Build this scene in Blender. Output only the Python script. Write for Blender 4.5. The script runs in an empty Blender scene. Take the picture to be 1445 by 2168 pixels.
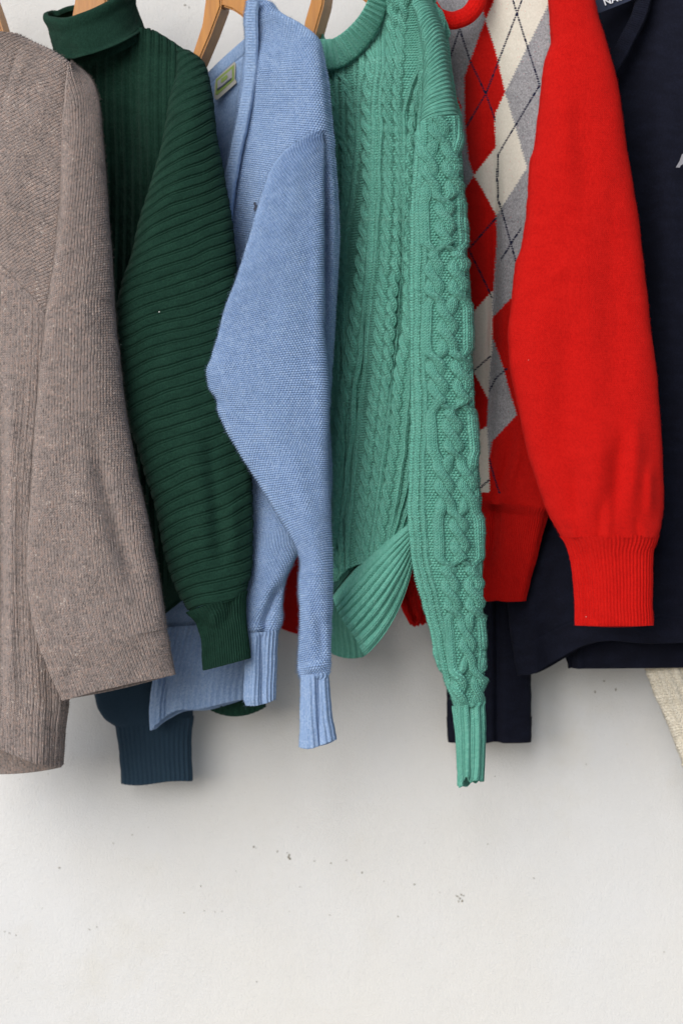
import bpy, math
import numpy as np
from mathutils import Vector

# ------------------------------------------------------------------ camera, light, exposure
W, H = 1445.0, 2168.0
DCAM = 2.0            # metres from the lens to the wall
K = 2.524e-4          # metres per photo pixel at one metre
DS = .72              # the row hangs within 0.22 m of the wall
ZC = 1.25             # height of the lens
rng = np.random.default_rng(11)
sc = bpy.context.scene
cam_d = bpy.data.cameras.new("camera")
cam = bpy.data.objects.new("camera", cam_d)
sc.collection.objects.link(cam)
cam.location = (0, -DCAM, ZC)
cam.rotation_euler = (math.radians(90), 0, 0)
cam_d.sensor_fit = 'HORIZONTAL'
cam_d.sensor_width = 24
cam_d.lens = 24 / (W * K)
cam_d.clip_start = .05
cam_d.clip_end = 50
cam_d.dof.use_dof = True
cam_d.dof.focus_distance = DCAM - .285 * DS
cam_d.dof.aperture_fstop = 3.6
sc.camera = cam

SUN_EL, SUN_AZ = math.radians(27), math.radians(-33)   # from upper left, in front of the wall
world = bpy.data.worlds.new("World")
sc.world = world
world.use_nodes = True
nt = world.node_tree
for n in list(nt.nodes): nt.nodes.remove(n)
sky = nt.nodes.new('ShaderNodeTexSky')
sky.sky_type = 'NISHITA'
sky.sun_disc = False
sky.sun_elevation = SUN_EL
sky.sun_rotation = math.radians(180) - SUN_AZ
bg = nt.nodes.new('ShaderNodeBackground')
bg.inputs['Strength'].default_value = .06
wo = nt.nodes.new('ShaderNodeOutputWorld')
nt.links.new(sky.outputs[0], bg.inputs[0]); nt.links.new(bg.outputs[0], wo.inputs[0])
sun_d = bpy.data.lights.new("sun", 'SUN')
sun_d.energy = 2.7
sun_d.angle = math.radians(56)
sun_d.color = (1, .97, .93)
sun = bpy.data.objects.new("sun", sun_d)
sc.collection.objects.link(sun)
to_sun = Vector((math.sin(SUN_AZ) * math.cos(SUN_EL), -math.cos(SUN_AZ) * math.cos(SUN_EL), math.sin(SUN_EL)))
sun.rotation_euler = to_sun.to_track_quat('Z', 'Y').to_euler()
sun.location = (0, -2, 4)
vs = sc.view_settings
vs.view_transform = 'Standard'; vs.look = 'None'; vs.exposure = .47; vs.gamma = 1; vs.use_curve_mapping = False
sc.cycles.max_bounces = 8
sc.cycles.diffuse_bounces = 5

# ------------------------------------------------------------------ helpers
C = sc.collection

def at(x, y, d):
    """point of the place that stands d metres in front of the wall, named by its place in the photograph"""
    d = d * DS
    r = DCAM - d
    return np.stack([(x - W / 2) * K * r, -d + 0 * x, ZC - (y - H / 2) * K * r], -1)

def tag(o, label=None, cat=None, group=None, kind=None):
    if label: o['label'] = label
    if cat: o['category'] = cat
    if group: o['group'] = group
    if kind: o['kind'] = kind
    return o

def empty(name, x, y, d, label, cat, group=None):
    o = bpy.data.objects.new(name, None)
    C.objects.link(o)
    p = at(np.float64(x), np.float64(y), np.float64(d))
    o.location = p.tolist()
    o.empty_display_size = .02
    return tag(o, label, cat, group)

def link_mesh(name, me, parent, mats, kind=None):
    o = bpy.data.objects.new(name, me)
    C.objects.link(o)
    for m in (mats if isinstance(mats, (list, tuple)) else [mats]): me.materials.append(m)
    if parent is not None:
        o.parent = parent
        if parent.type == 'EMPTY': o.matrix_parent_inverse = __import__('mathutils').Matrix.Translation(-Vector(parent_loc(parent)))
    if kind: o['kind'] = kind
    return o

def parent_loc(p):
    v = Vector((0, 0, 0))
    while p is not None:
        if p.type == 'EMPTY': v += p.location
        p = p.parent
    return v

def pchip(xs, ys, x):
    xs = np.asarray(xs, float); ys = np.asarray(ys, float)
    if len(xs) == 2: return np.interp(x, xs, ys)
    h = np.diff(xs); dl = np.diff(ys) / h
    m = np.zeros(len(xs))
    for i in range(1, len(xs) - 1):
        if dl[i - 1] * dl[i] > 0:
            w1 = 2 * h[i] + h[i - 1]; w2 = h[i] + 2 * h[i - 1]
            m[i] = (w1 + w2) / (w1 / dl[i - 1] + w2 / dl[i])
    m[0] = dl[0]; m[-1] = dl[-1]
    x = np.clip(x, xs[0], xs[-1])
    i = np.clip(np.searchsorted(xs, x) - 1, 0, len(h) - 1)
    t = (x - xs[i]) / h[i]
    return (ys[i] * (1 + 2 * t) * (1 - t) ** 2 + m[i] * h[i] * t * (1 - t) ** 2
            + ys[i + 1] * t * t * (3 - 2 * t) + m[i + 1] * h[i] * t * t * (t - 1))

def val(f, t):
    """a number, or [(t, value)...], or a function"""
    if callable(f): return f(t)
    if isinstance(f, (int, float)): return np.full_like(t, float(f))
    a = np.array(f, float)
    return pchip(a[:, 0], a[:, 1], t)

def polydist(px, py, pts):
    best = np.full(px.shape, 1e9)
    for (x0, y0), (x1, y1) in zip(pts[:-1], pts[1:]):
        dx, dy = x1 - x0, y1 - y0
        t = np.clip(((px - x0) * dx + (py - y0) * dy) / (dx * dx + dy * dy + 1e-9), 0, 1)
        best = np.minimum(best, (px - x0 - t * dx) ** 2 + (py - y0 - t * dy) ** 2)
    return np.sqrt(best)

def inpoly(px, py, poly):
    r = np.zeros(px.shape, bool)
    n = len(poly)
    for i in range(n):
        x0, y0 = poly[i]; x1, y1 = poly[(i + 1) % n]
        if y0 == y1: continue
        c = ((y0 > py) != (y1 > py)) & (px < (x1 - x0) * (py - y0) / (y1 - y0) + x0)
        r ^= c
    return r

def vnoise(x, y, seed=0):
    """smooth value noise in [-1, 1]"""
    r = np.random.default_rng(seed).uniform(-1, 1, (64, 64))
    xi = np.floor(x).astype(int); yi = np.floor(y).astype(int)
    fx = x - xi; fy = y - yi
    fx = fx * fx * (3 - 2 * fx); fy = fy * fy * (3 - 2 * fy)
    g = lambda a, b: r[(a) % 64, (b) % 64]
    return ((g(xi, yi) * (1 - fx) + g(xi + 1, yi) * fx) * (1 - fy)
            + (g(xi, yi + 1) * (1 - fx) + g(xi + 1, yi + 1) * fx) * fy)

def sstep(a, b, x):
    t = np.clip((x - a) / (b - a), 0, 1)
    return t * t * (3 - 2 * t)

FUZZ = {}
def grid_mesh(name, V, U, Vv, parent, mats, knit=None, fmat=None, kind=None):
    n, m, _ = V.shape
    idx = np.arange(n * m).reshape(n, m)
    # first and last column are the same place: weld by index, keep separate uv
    vid = idx.copy(); vid[:, -1] = idx[:, 0]
    a, b, c, d = vid[:-1, :-1], vid[1:, :-1], vid[1:, 1:], vid[:-1, 1:]
    q = np.stack([a, b, c, d], -1).reshape(-1, 4)
    la, lb, lc, ld = idx[:-1, :-1], idx[1:, :-1], idx[1:, 1:], idx[:-1, 1:]
    lq = np.stack([la, lb, lc, ld], -1).reshape(-1)
    me = bpy.data.meshes.new(name)
    me.vertices.add(n * m); me.vertices.foreach_set('co', V.reshape(-1).astype(np.float32))
    nf = len(q)
    me.loops.add(nf * 4); me.loops.foreach_set('vertex_index', q.reshape(-1).astype(np.int32))
    me.polygons.add(nf); me.polygons.foreach_set('loop_start', np.arange(0, nf * 4, 4, dtype=np.int32))
    me.polygons.foreach_set('use_smooth', np.ones(nf, bool))
    uv = me.uv_layers.new(name='UVMap')
    uvs = np.stack([U.reshape(-1)[lq], Vv.reshape(-1)[lq]], -1)
    uv.data.foreach_set('uv', uvs.reshape(-1).astype(np.float32))
    if knit is not None:
        at_ = me.attributes.new('knit', 'FLOAT', 'POINT')
        at_.data.foreach_set('value', knit.reshape(-1).astype(np.float32))
    if fmat is not None:
        me.polygons.foreach_set('material_index', fmat.reshape(-1).astype(np.int32))
    me.update()
    return link_mesh(name, me, parent, mats, kind)

def tube(name, parent, mats, L, R, ties, dl, dr, th, step=1.6, cstep=1.6, hfun=None, folds=(), bow=0,
         wide=None, lip=True, toplip=False, uvfun=None, colfun=None, q=.85, back=6, sag=0, fuzz=None, wob=1.0, seed=0, lipz=.010):
    """A flattened knitted tube hanging between a left and a right outline. L, R: outline points, top to bottom;
    ties: which heights of the two outlines one row of knitting joins; dl, dr: distance of the two outlines from the
    wall; th: half thickness in metres."""
    L = np.array(L, float); R = np.array(R, float); T = np.array(ties, float)
    seg = np.abs(np.diff(T, axis=0)).max(1); cum = np.concatenate([[0], np.cumsum(seg)])
    n = max(6, int(cum[-1] / step))
    tt = np.linspace(0, 1, n)
    yl = pchip(cum / cum[-1], T[:, 0], tt); yr = pchip(cum / cum[-1], T[:, 1], tt)
    xl = pchip(L[:, 1], L[:, 0], yl); xr = pchip(R[:, 1], R[:, 0], yr)
    # small unevenness of the outline
    xl = xl + wob * vnoise(yl / 23., yl * 0 + .5, 5 + seed) + .5 * wob * vnoise(yl / 8., yl * 0 + .5, 6 + seed)
    xr = xr + wob * vnoise(yr / 23., yr * 0 + .5, 7 + seed) + .5 * wob * vnoise(yr / 8., yr * 0 + .5, 8 + seed)
    d0 = val(dl, tt); d1 = val(dr, tt); thk = val(th, tt)
    wpx = np.max(np.abs(xr - xl))
    nf = max(16, int(wpx * 1.25 / cstep))
    a = np.concatenate([np.linspace(-math.pi / 2, -.3, max(4, nf // (2 * back)), endpoint=False),
                        np.linspace(-.3, math.pi + .3, nf),
                        np.linspace(math.pi + .3, 1.5 * math.pi, max(4, nf // (2 * back)) + 1)[1:]])
    s = -np.cos(a); f = np.sin(a); f = np.sign(f) * np.abs(f) ** q
    S, TT = np.meshgrid(s, tt)
    k = (S + 1) / 2
    PX = xl[:, None] * (1 - k) + xr[:, None] * k
    PY = yl[:, None] * (1 - k) + yr[:, None] * k
    D = d0[:, None] * (1 - k) + d1[:, None] * k
    F = np.broadcast_to(f, PX.shape)
    if callable(bow): PYb = PY + bow(S, TT, F)
    else: PYb = PY + bow * F * 1.0 * sstep(0, 1, TT) + 0
    if sag: PYb = PYb + sag * (1 - S ** 2) * TT
    P = at(PX, PYb, D)
    ax = at(xr, yr, d1) - at(xl, yl, d0)
    nn = np.stack([ax[:, 1], -ax[:, 0], 0 * ax[:, 0]], -1)
    nn = nn / (np.linalg.norm(nn, axis=1, keepdims=True) + 1e-9)
    P = P + nn[:, None, :] * (thk[:, None] * F)[..., None]
    # where the front of the cloth really shows in the photograph
    rr = (DCAM + P[..., 1]) * K
    PX = np.where(F > -.2, W / 2 + P[..., 0] / rr, PX); PY = np.where(F > -.2, H / 2 - (P[..., 2] - ZC) / rr, PY)
    # folds
    front = np.clip(F * 3, 0, 1)
    dd = np.zeros(PX.shape)
    for pts, amp, w in folds:
        dist = polydist(PX, PY, pts)
        (ax0, ay0), (ax1, ay1) = pts[0], pts[-1]
        dx_, dy_ = ax1 - ax0, ay1 - ay0
        al = ((PX - ax0) * dx_ + (PY - ay0) * dy_) / (dx_ * dx_ + dy_ * dy_)
        tp = np.ones(PX.shape)
        if ay0 > PY.min() + 25: tp *= sstep(-.05, .35, al)
        if ay1 < PY.max() - 25: tp *= 1 - sstep(.65, 1.05, al)
        dd += amp * (.0006 if w >= 12 else .0008) * tp * np.exp(-(dist / (w * 1.15)) ** 2)
    dd += .0010 * vnoise(PX / 60. + 3, PY / 130., 21 + seed) + .0005 * vnoise(PX / 25., PY / 60., 22 + seed)
    P[..., 1] -= dd * front
    # cloth coordinates in metres
    du = np.linalg.norm(np.diff(P, axis=1), axis=2)
    uu = np.concatenate([np.zeros((n, 1)), np.cumsum(du, 1)], 1)
    mid = np.argmin(np.abs(a - math.pi / 2))
    uu = uu - uu[:, mid:mid + 1]
    if wide: uu = uu / (uu[:, -1:] - uu[:, :1]) * wide
    dv = np.linalg.norm(np.diff(P[:, mid], axis=0), axis=1)
    vv = np.concatenate([[0], np.cumsum(dv)])[:, None] + 0 * uu
    # normals
    gu = np.gradient(P, axis=1); gv = np.gradient(P, axis=0)
    N = np.cross(gv, gu)
    N /= (np.linalg.norm(N, axis=2, keepdims=True) + 1e-12)
    avg = 0.5 * (N[:, 0] + N[:, -1]); N[:, 0] = avg; N[:, -1] = avg
    knit = None
    U2, V2 = uu, vv
    if hfun is not None:
        r = hfun(uu, vv, PX, PY, S, TT)
        if isinstance(r, tuple):
            h, U2, knit = r
        else: h = r
        fade = np.where(F > -.3, 1, 0)
        P = P + N * (h * fade)[..., None]
    P[:, -1] = P[:, 0]
    if uvfun is not None: U2, V2 = uvfun(uu, vv, PX, PY)
    fm = None
    if colfun is not None:
        cx = .25 * (PX[:-1, :-1] + PX[1:, :-1] + PX[1:, 1:] + PX[:-1, 1:])
        cy = .25 * (PY[:-1, :-1] + PY[1:, :-1] + PY[1:, 1:] + PY[:-1, 1:])
        fm = colfun(cx, cy)
    if fuzz:
        FUZZ.setdefault(fuzz, []).append((P.copy(), N.copy(), F.copy()))
    def extend(P, N, sign):
        """the turned-in edge of an opening"""
        base = P[-1] if sign > 0 else P[0]
        nb = N[-1] if sign > 0 else N[0]
        down = np.array([0, 0, -1.0]) * sign
        out = []
        for (i_, z_) in ((.0005, .0005), (.0014, .0003), (.0020, -.001), (.0022, -.004), (.0022, -lipz)):
            out.append(base - nb * i_ + down * z_)
        out = np.stack(out)
        return out if sign > 0 else out[::-1]
    def pad(A, top, bot):
        if A is None: return None
        if top: A = np.concatenate([np.repeat(A[:1], top, 0), A], 0)
        if bot: A = np.concatenate([A, np.repeat(A[-1:], bot, 0)], 0)
        return A
    nt_, nb_ = (5 if toplip else 0), (5 if lip else 0)
    if nb_: eb = extend(P, N, 1)
    if nt_: et = extend(P, N, -1)
    if nb_: P = np.concatenate([P, eb], 0)
    if nt_: P = np.concatenate([et, P], 0)
    U2 = pad(U2, nt_, nb_); knit = pad(knit, nt_, nb_); V2 = pad(V2, nt_, nb_).copy()
    if nb_: V2[-nb_:] += np.array([.001, .0018, .003, .008, .022])[:, None]
    if nt_: V2[:nt_] -= np.array([.022, .008, .003, .0018, .001])[:, None]
    if fm is not None:
        fm = pad(fm, nt_, nb_)
    o = grid_mesh(name, P, U2, V2, parent, mats, knit, fm)
    GRID[o.name] = P
    return o

GRID = {}
def front_d(o, px, py):
    """how far from the wall (in d) the front of a garment is at a place"""
    P = GRID[o.name].reshape(-1, 3)
    rr = (DCAM + P[:, 1]) * K
    x = W / 2 + P[:, 0] / rr; y = H / 2 - (P[:, 2] - ZC) / rr
    near = np.hypot(x - px, y - py) < 5
    return float(-P[near, 1].min()) / DS if near.any() else .2

# ------------------------------------------------------------------ node maths
class G:
    def __init__(s, name):
        s.m = bpy.data.materials.new(name); s.m.use_nodes = True
        s.t = s.m.node_tree
        for n in list(s.t.nodes): s.t.nodes.remove(n)
        s.out = s.t.nodes.new('ShaderNodeOutputMaterial')
        s.b = s.t.nodes.new('ShaderNodeBsdfPrincipled')
        s.t.links.new(s.b.outputs[0], s.out.inputs[0])
    def new(s, k, **kw):
        n = s.t.nodes.new(k)
        for a, b in kw.items(): setattr(n, a, b)
        return n
    def put(s, sock, v):
        if isinstance(v, bpy.types.NodeSocket): s.t.links.new(v, sock)
        elif isinstance(v, (tuple, list)): sock.default_value = (*v, 1)[:4] if sock.type == 'RGBA' else v
        else: sock.default_value = v
    def ma(s, op, a, b=0.0, c=None):
        n = s.new('ShaderNodeMath', operation=op)
        s.put(n.inputs[0], a); s.put(n.inputs[1], b)
        if c is not None: s.put(n.inputs[2], c)
        return n.outputs[0]
    def mix(s, f, a, b):
        n = s.new('ShaderNodeMix', data_type='RGBA')
        s.put(n.inputs[0], f); s.put(n.inputs[6], a); s.put(n.inputs[7], b)
        return n.outputs[2]
    def noise(s, vec, scale, detail=2, rough=.5):
        n = s.new('ShaderNodeTexNoise')
        s.put(n.inputs['Vector'], vec); n.inputs['Scale'].default_value = scale
        n.inputs['Detail'].default_value = detail; n.inputs['Roughness'].default_value = rough
        return n.outputs[0]
    def comb(s, x, y, z=0.0):
        n = s.new('ShaderNodeCombineXYZ')
        s.put(n.inputs[0], x); s.put(n.inputs[1], y); s.put(n.inputs[2], z)
        return n.outputs[0]

def knit_mat(name, cols, w, h, pattern='knit', bump=.5, dist=.0006, heather=.3, patch=.2, rough=.9, sheen=.3, fine=.15, contrast=0.0):
    g = G(name)
    uvn = g.new('ShaderNodeUVMap'); uvn.uv_map = 'UVMap'
    sp = g.new('ShaderNodeSeparateXYZ'); g.t.links.new(uvn.outputs[0], sp.inputs[0])
    uv = uvn.outputs[0]
    wob = g.ma('SUBTRACT', g.noise(uv, 260, 2), .5)
    wob2 = g.ma('SUBTRACT', g.noise(uv, 340, 2), .5)
    a = g.ma('ADD', g.ma('DIVIDE', sp.outputs[0], w), g.ma('MULTIPLY', wob, .35))
    b = g.ma('ADD', g.ma('DIVIDE', sp.outputs[1], h), g.ma('MULTIPLY', wob2, .5))
    def knit_h():
        x = g.ma('SUBTRACT', g.ma('FRACT', a), .5)
        ax = g.ma('ABSOLUTE', x)
        leg = g.ma('POWER', g.ma('ABSOLUTE', g.ma('SINE', g.ma('MULTIPLY', x, 2 * math.pi))), .6)
        ph = g.ma('ADD', b, g.ma('MULTIPLY', ax, 1.7))
        wv = g.ma('MULTIPLY_ADD', g.ma('COSINE', g.ma('MULTIPLY', ph, 2 * math.pi)), .5, .5)
        return g.ma('MULTIPLY', leg, g.ma('MULTIPLY_ADD', g.ma('POWER', wv, .6), .65, .35))
    def purl_h():
        row = g.ma('FLOOR', b)
        x = g.ma('FRACT', g.ma('ADD', a, g.ma('MULTIPLY', row, .5)))
        hx = g.ma('POWER', g.ma('ABSOLUTE', g.ma('SINE', g.ma('MULTIPLY', x, math.pi))), .7)
        y = g.ma('FRACT', b)
        hy = g.ma('POWER', g.ma('ABSOLUTE', g.ma('SINE', g.ma('MULTIPLY', y, math.pi))), .7)
        return g.ma('MULTIPLY', hx, hy)
    if pattern == 'knit': hh = knit_h()
    elif pattern == 'purl': hh = purl_h()
    else:
        at_ = g.new('ShaderNodeAttribute'); at_.attribute_name = 'knit'
        k1 = knit_h(); p1 = purl_h()
        k = at_.outputs['Fac']
        hh = g.ma('ADD', g.ma('MULTIPLY', k1, k), g.ma('MULTIPLY', p1, g.ma('SUBTRACT', 1.0, k)))
    fib = g.noise(uv, 2600, 2)
    hsum = g.ma('ADD', hh, g.ma('MULTIPLY', fib, fine))
    bp = g.new('ShaderNodeBump'); bp.inputs['Strength'].default_value = bump; bp.inputs['Distance'].default_value = dist
    g.t.links.new(hsum, bp.inputs['Height'])
    g.t.links.new(bp.outputs[0], g.b.inputs['Normal'])
    # yarn colour: flecks a stitch wide and slow drift from the spinning
    vo = g.new('ShaderNodeTexWhiteNoise'); vo.noise_dimensions = '2D'
    g.put(vo.inputs['Vector'], g.comb(g.ma('FLOOR', g.ma('MULTIPLY', a, 2)), g.ma('FLOOR', b)))
    n1 = g.noise(uv, 420, 3, .7)
    st = g.new('ShaderNodeMapping'); st.inputs['Scale'].default_value = (1, 2.2, 1)
    g.put(st.inputs['Vector'], uv)
    n2 = g.noise(st.outputs[0], 45, 3)
    f1 = g.ma('MULTIPLY_ADD', g.ma('SUBTRACT', vo.outputs[0], .5), heather, .5)
    f1 = g.ma('ADD', f1, g.ma('MULTIPLY', g.ma('SUBTRACT', n1, .5), heather * 2.2))
    f1 = g.ma('ADD', f1, g.ma('MULTIPLY', g.ma('SUBTRACT', n2, .5), patch * 2))
    cl = g.new('ShaderNodeValToRGB')
    g.put(cl.inputs[0], f1)
    e = cl.color_ramp.elements
    e[0].position = .1; e[0].color = (*cols[0], 1)
    e[1].position = .9; e[1].color = (*cols[-1], 1)
    for i, c in enumerate(cols[1:-1]):
        x = e.new(.1 + .8 * (i + 1) / (len(cols) - 1)); x.color = (*c, 1)
    g.t.links.new(cl.outputs[0], g.b.inputs['Base Color'])
    g.b.inputs['Roughness'].default_value = rough
    g.b.inputs['Specular IOR Level'].default_value = .15
    g.b.inputs['Sheen Weight'].default_value = sheen
    g.b.inputs['Sheen Roughness'].default_value = .5
    g.b.inputs['Sheen Tint'].default_value = (*[min(1, c * 1.3 + .1) for c in cols[len(cols) // 2]], 1)
    return g.m

def flat_mat(name, col, rough=.8, grain=0, gcol=None, gs=(8, 60, 8), bump=0, coat=0):
    g = G(name)
    tc = g.new('ShaderNodeTexCoord')
    mp = g.new('ShaderNodeMapping'); mp.inputs['Scale'].default_value = gs
    g.put(mp.inputs['Vector'], tc.outputs['Object'])
    n = g.noise(mp.outputs[0], 12, 4, .6)
    g.put(g.b.inputs['Base Color'], g.mix(g.ma('MULTIPLY', n, grain), col, gcol or col))
    g.b.inputs['Roughness'].default_value = rough
    g.b.inputs['Coat Weight'].default_value = coat
    if bump:
        bp = g.new('ShaderNodeBump'); bp.inputs['Strength'].default_value = bump; bp.inputs['Distance'].default_value = .0005
        g.t.links.new(n, bp.inputs['Height']); g.t.links.new(bp.outputs[0], g.b.inputs['Normal'])
    return g.m

def c8(r, g, b):
    f = lambda v: ((v / 255 + .055) / 1.055) ** 2.4 if v > 10 else v / 255 / 12.92
    return (f(r), f(g), f(b))

# ------------------------------------------------------------------ wall
def wall():
    g = G('white_plaster')
    tc = g.new('ShaderNodeTexCoord'); o = tc.outputs['Object']
    big = g.noise(o, 2.2, 4, .55)
    mid = g.noise(o, 14, 4, .6)
    col = g.mix(g.ma('MULTIPLY_ADD', big, 1.6, -.3), (.67, .655, .62), (.645, .665, .71))
    col = g.mix(g.ma('MULTIPLY', mid, .30), col, (.52, .50, .45))
    blot = g.noise(o, 5.5, 5, .65)
    bl = g.ma('MULTIPLY', g.ma('MAXIMUM', g.ma('SUBTRACT', blot, .56), 0.0), 2.2)
    col = g.mix(bl, col, (.56, .53, .45))
    scuff = g.noise(o, 38, 6, .75)
    sc_ = g.ma('MULTIPLY', g.ma('MAXIMUM', g.ma('SUBTRACT', scuff, .64), 0.0), 3.0)
    col = g.mix(sc_, col, (.47, .46, .42))
    dots = g.noise(o, 300, 1, .5)
    col = g.mix(g.ma('GREATER_THAN', dots, .80), col, (.5, .47, .40))
    g.put(g.b.inputs['Base Color'], col)
    g.b.inputs['Roughness'].default_value = .85
    n1 = g.noise(o, 620, 3, .6); n2 = g.noise(o, 170, 3, .5); n3 = g.noise(o, 25, 2, .5)
    hh = g.ma('ADD', g.ma('ADD', g.ma('MULTIPLY', n1, .75), g.ma('MULTIPLY', n2, .30)), g.ma('MULTIPLY', n3, .8))
    bp = g.new('ShaderNodeBump'); bp.inputs['Strength'].default_value = .9; bp.inputs['Distance'].default_value = .0013
    g.t.links.new(hh, bp.inputs['Height']); g.t.links.new(bp.outputs[0], g.b.inputs['Normal'])
    me = bpy.data.meshes.new('wall')
    x, t, z1 = 3.0, .2, 3.2
    v = [(-x, 0, 0), (x, 0, 0), (x, 0, z1), (-x, 0, z1), (-x, t, 0), (x, t, 0), (x, t, z1), (-x, t, z1)]
    me.from_pydata(v, [], [(0, 1, 2, 3), (5, 4, 7, 6), (4, 0, 3, 7), (1, 5, 6, 2), (3, 2, 6, 7), (4, 5, 1, 0)])
    w = link_mesh('wall', me, None, g.m)
    tag(w, 'white plastered wall with small specks behind the row of knitwear', None, None, 'structure')
    # dirt specks and chips
    spots = [(537, 1793, 3), (541, 1796, 2), (587, 1803, 3), (612, 1811, 4), (613, 1818, 5), (610, 1815, 3), (608, 1806, 2), (665, 1823, 2), (700, 1828, 2.5),
             (733, 1822, 2), (766, 1848, 3), (876, 1873, 3), (967, 1898, 3.5), (973, 1903, 4), (978, 1908, 3.5), (976, 1895, 3), (970, 1909, 3), (981, 1897, 2.5), (1130, 1860, 2),
             (1032, 1787, 2), (635, 1878, 2), (698, 1938, 2), (842, 1941, 2), (126, 1838, 3), (280, 1768, 2), (240, 1786, 2), (189, 1968, 2.5), (205, 1963, 2),
             (425, 1877, 2), (543, 2079, 2), (1405, 2016, 2), (1278, 1442, 3), (1259, 1465, 3), (1303, 1460, 3), (1240, 1618, 2), (1047, 1644, 2), (390, 1933, 2), (432, 1929, 1.8),
             (455, 1931, 1.5), (470, 1930, 1.5), (20, 1976, 2.5), (10, 1973, 2), (34, 1981, 2), (612, 1930, 1.5), (392, 10, 3), (400, 15, 2.5), (930, 1890, 1.6), (812, 1866, 1.6)]
    for i in range(30): spots.append((rng.uniform(0, W), rng.uniform(1560, H), rng.uniform(.6, 1.2)))
    vs_, fs = [], []
    for (px, py, r) in spots:
        c = at(np.float64(px), np.float64(py), np.float64(0.0))
        nn = 9; b0 = len(vs_); st = rng.uniform(.5, 1.4); an = rng.uniform(0, 3.1)
        vs_.append((c[0], -.0007, c[2]))
        for j in range(nn):
            q = 2 * math.pi * j / nn; rr = r * .7 * K * DCAM * rng.uniform(.5, 1.25)
            xx, zz = math.cos(q) * rr * st, math.sin(q) * rr / st
            vs_.append((c[0] + xx * math.cos(an) - zz * math.sin(an), -.0002, c[2] + xx * math.sin(an) + zz * math.cos(an)))
        for j in range(nn): fs.append((b0, b0 + 1 + j, b0 + 1 + (j + 1) % nn))
    me = bpy.data.meshes.new('dirt_specks'); me.from_pydata(vs_, [], fs)
    link_mesh('dirt_specks', me, w, flat_mat('speck_dirt', (.13, .12, .085), .9, .6, (.28, .26, .20)), 'stuff')
wall()
me = bpy.data.meshes.new('bounce_ground')  # unseen pale ground, added to bounce light up onto the wall and hems
me.from_pydata([(-12, 0, 0), (12, 0, 0), (12, -14, 0), (-12, -14, 0)], [], [(3, 2, 1, 0)])
tag(link_mesh('bounce_ground', me, None, flat_mat('pale_bounce_concrete', (.42, .41, .39), .9, .5, (.34, .33, .31), gs=(1, 1, 1))), None, None, None, 'structure')

# ------------------------------------------------------------------ yarns
TAUPE = [(.115, .097, .095), (.215, .180, .172), (.30, .258, .247), (.34, .252, .222), (.56, .52, .49)]
M_taupe = knit_mat('taupe_wool', TAUPE, .0031, .0023, bump=1, dist=.0008, heather=.42, patch=.24, sheen=.35, fine=.6)
GRN = [(.004, .023, .015), (.008, .036, .024), (.014, .054, .036)]
M_green = knit_mat('bottle_green_cotton', GRN, .0014, .0011, bump=.8, dist=.0005, heather=.4, patch=.35, sheen=.12, fine=.4)
BLU = [(.16, .26, .47), (.25, .365, .585), (.40, .52, .71)]
M_blue = knit_mat('light_blue_wool', BLU, .0028, .0021, pattern='purl', bump=1, dist=.0008, heather=.28, patch=.12, sheen=.4, fine=.4)
M_blue_fine = knit_mat('light_blue_rib_wool', BLU, .0022, .0016, bump=.9, dist=.0006, heather=.3, patch=.15, sheen=.3, fine=.35)
MNT = [(.065, .25, .195), (.115, .355, .285), (.19, .45, .37)]
M_mint = knit_mat('mint_cotton_cable', MNT, .0033, .0026, pattern='attr', bump=1, dist=.0013, heather=.22, patch=.15, sheen=.25, fine=.35)
M_mint_rib = knit_mat('mint_cotton_rib', MNT, .0031, .0023, bump=1, dist=.0010, heather=.22, patch=.15, sheen=.25, fine=.35)
RED = [(.60, .003, .002), (.73, .007, .004), (.80, .013, .008)]
M_red = knit_mat('red_lambswool', RED, .0022, .0017, bump=1, dist=.0010, heather=.3, patch=.25, sheen=.04, fine=.9)
M_cream = knit_mat('cream_lambswool', [(.50, .47, .405), (.59, .56, .495), (.67, .64, .58)], .0013, .0011, bump=.5, dist=.0003, heather=.3, patch=.1, fine=.9)
M_grey = knit_mat('grey_melange_lambswool', [(.15, .15, .165), (.25, .25, .27), (.36, .36, .38)], .0013, .0011, bump=.5, dist=.0003, heather=.5, patch=.2, fine=.9)
M_navyline = knit_mat('navy_stitching', [(.006, .008, .025), (.01, .012, .04)], .0013, .0011, bump=.5, dist=.0003)
NAV = [(.002, .0025, .007), (.004, .005, .0125), (.008, .010, .023)]
M_navy = knit_mat('navy_cotton', NAV, .0011, .0009, bump=.4, dist=.0002, heather=.3, patch=.4, sheen=.03, fine=.5)
M_teal = knit_mat('dark_blue_cotton', [(.014, .030, .052), (.020, .042, .068), (.028, .052, .08)], .0013, .0011, bump=.4, dist=.0003, heather=.25, patch=.1, sheen=.1)
M_ecru = knit_mat('ecru_wool', [(.58, .52, .43), (.72, .67, .57), (.80, .76, .67)], .0030, .0024, bump=1, dist=.001, heather=.25, patch=.1)
M_wood = flat_mat('honey_varnished_wood', (.58, .25, .035), .45, .8, (.20, .055, .006), gs=(22, 22, 2.0), bump=.3, coat=.2)

# ------------------------------------------------------------------ relief of the knitting (heights in metres over u, v in metres)
def ribs(pitch, amp, pw=1.0, ph=0.0):
    def f(u, v, PX, PY, S, T):
        w = .5 + .5 * np.cos(2 * math.pi * u / pitch + ph)
        return amp * w ** pw
    return f

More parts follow.
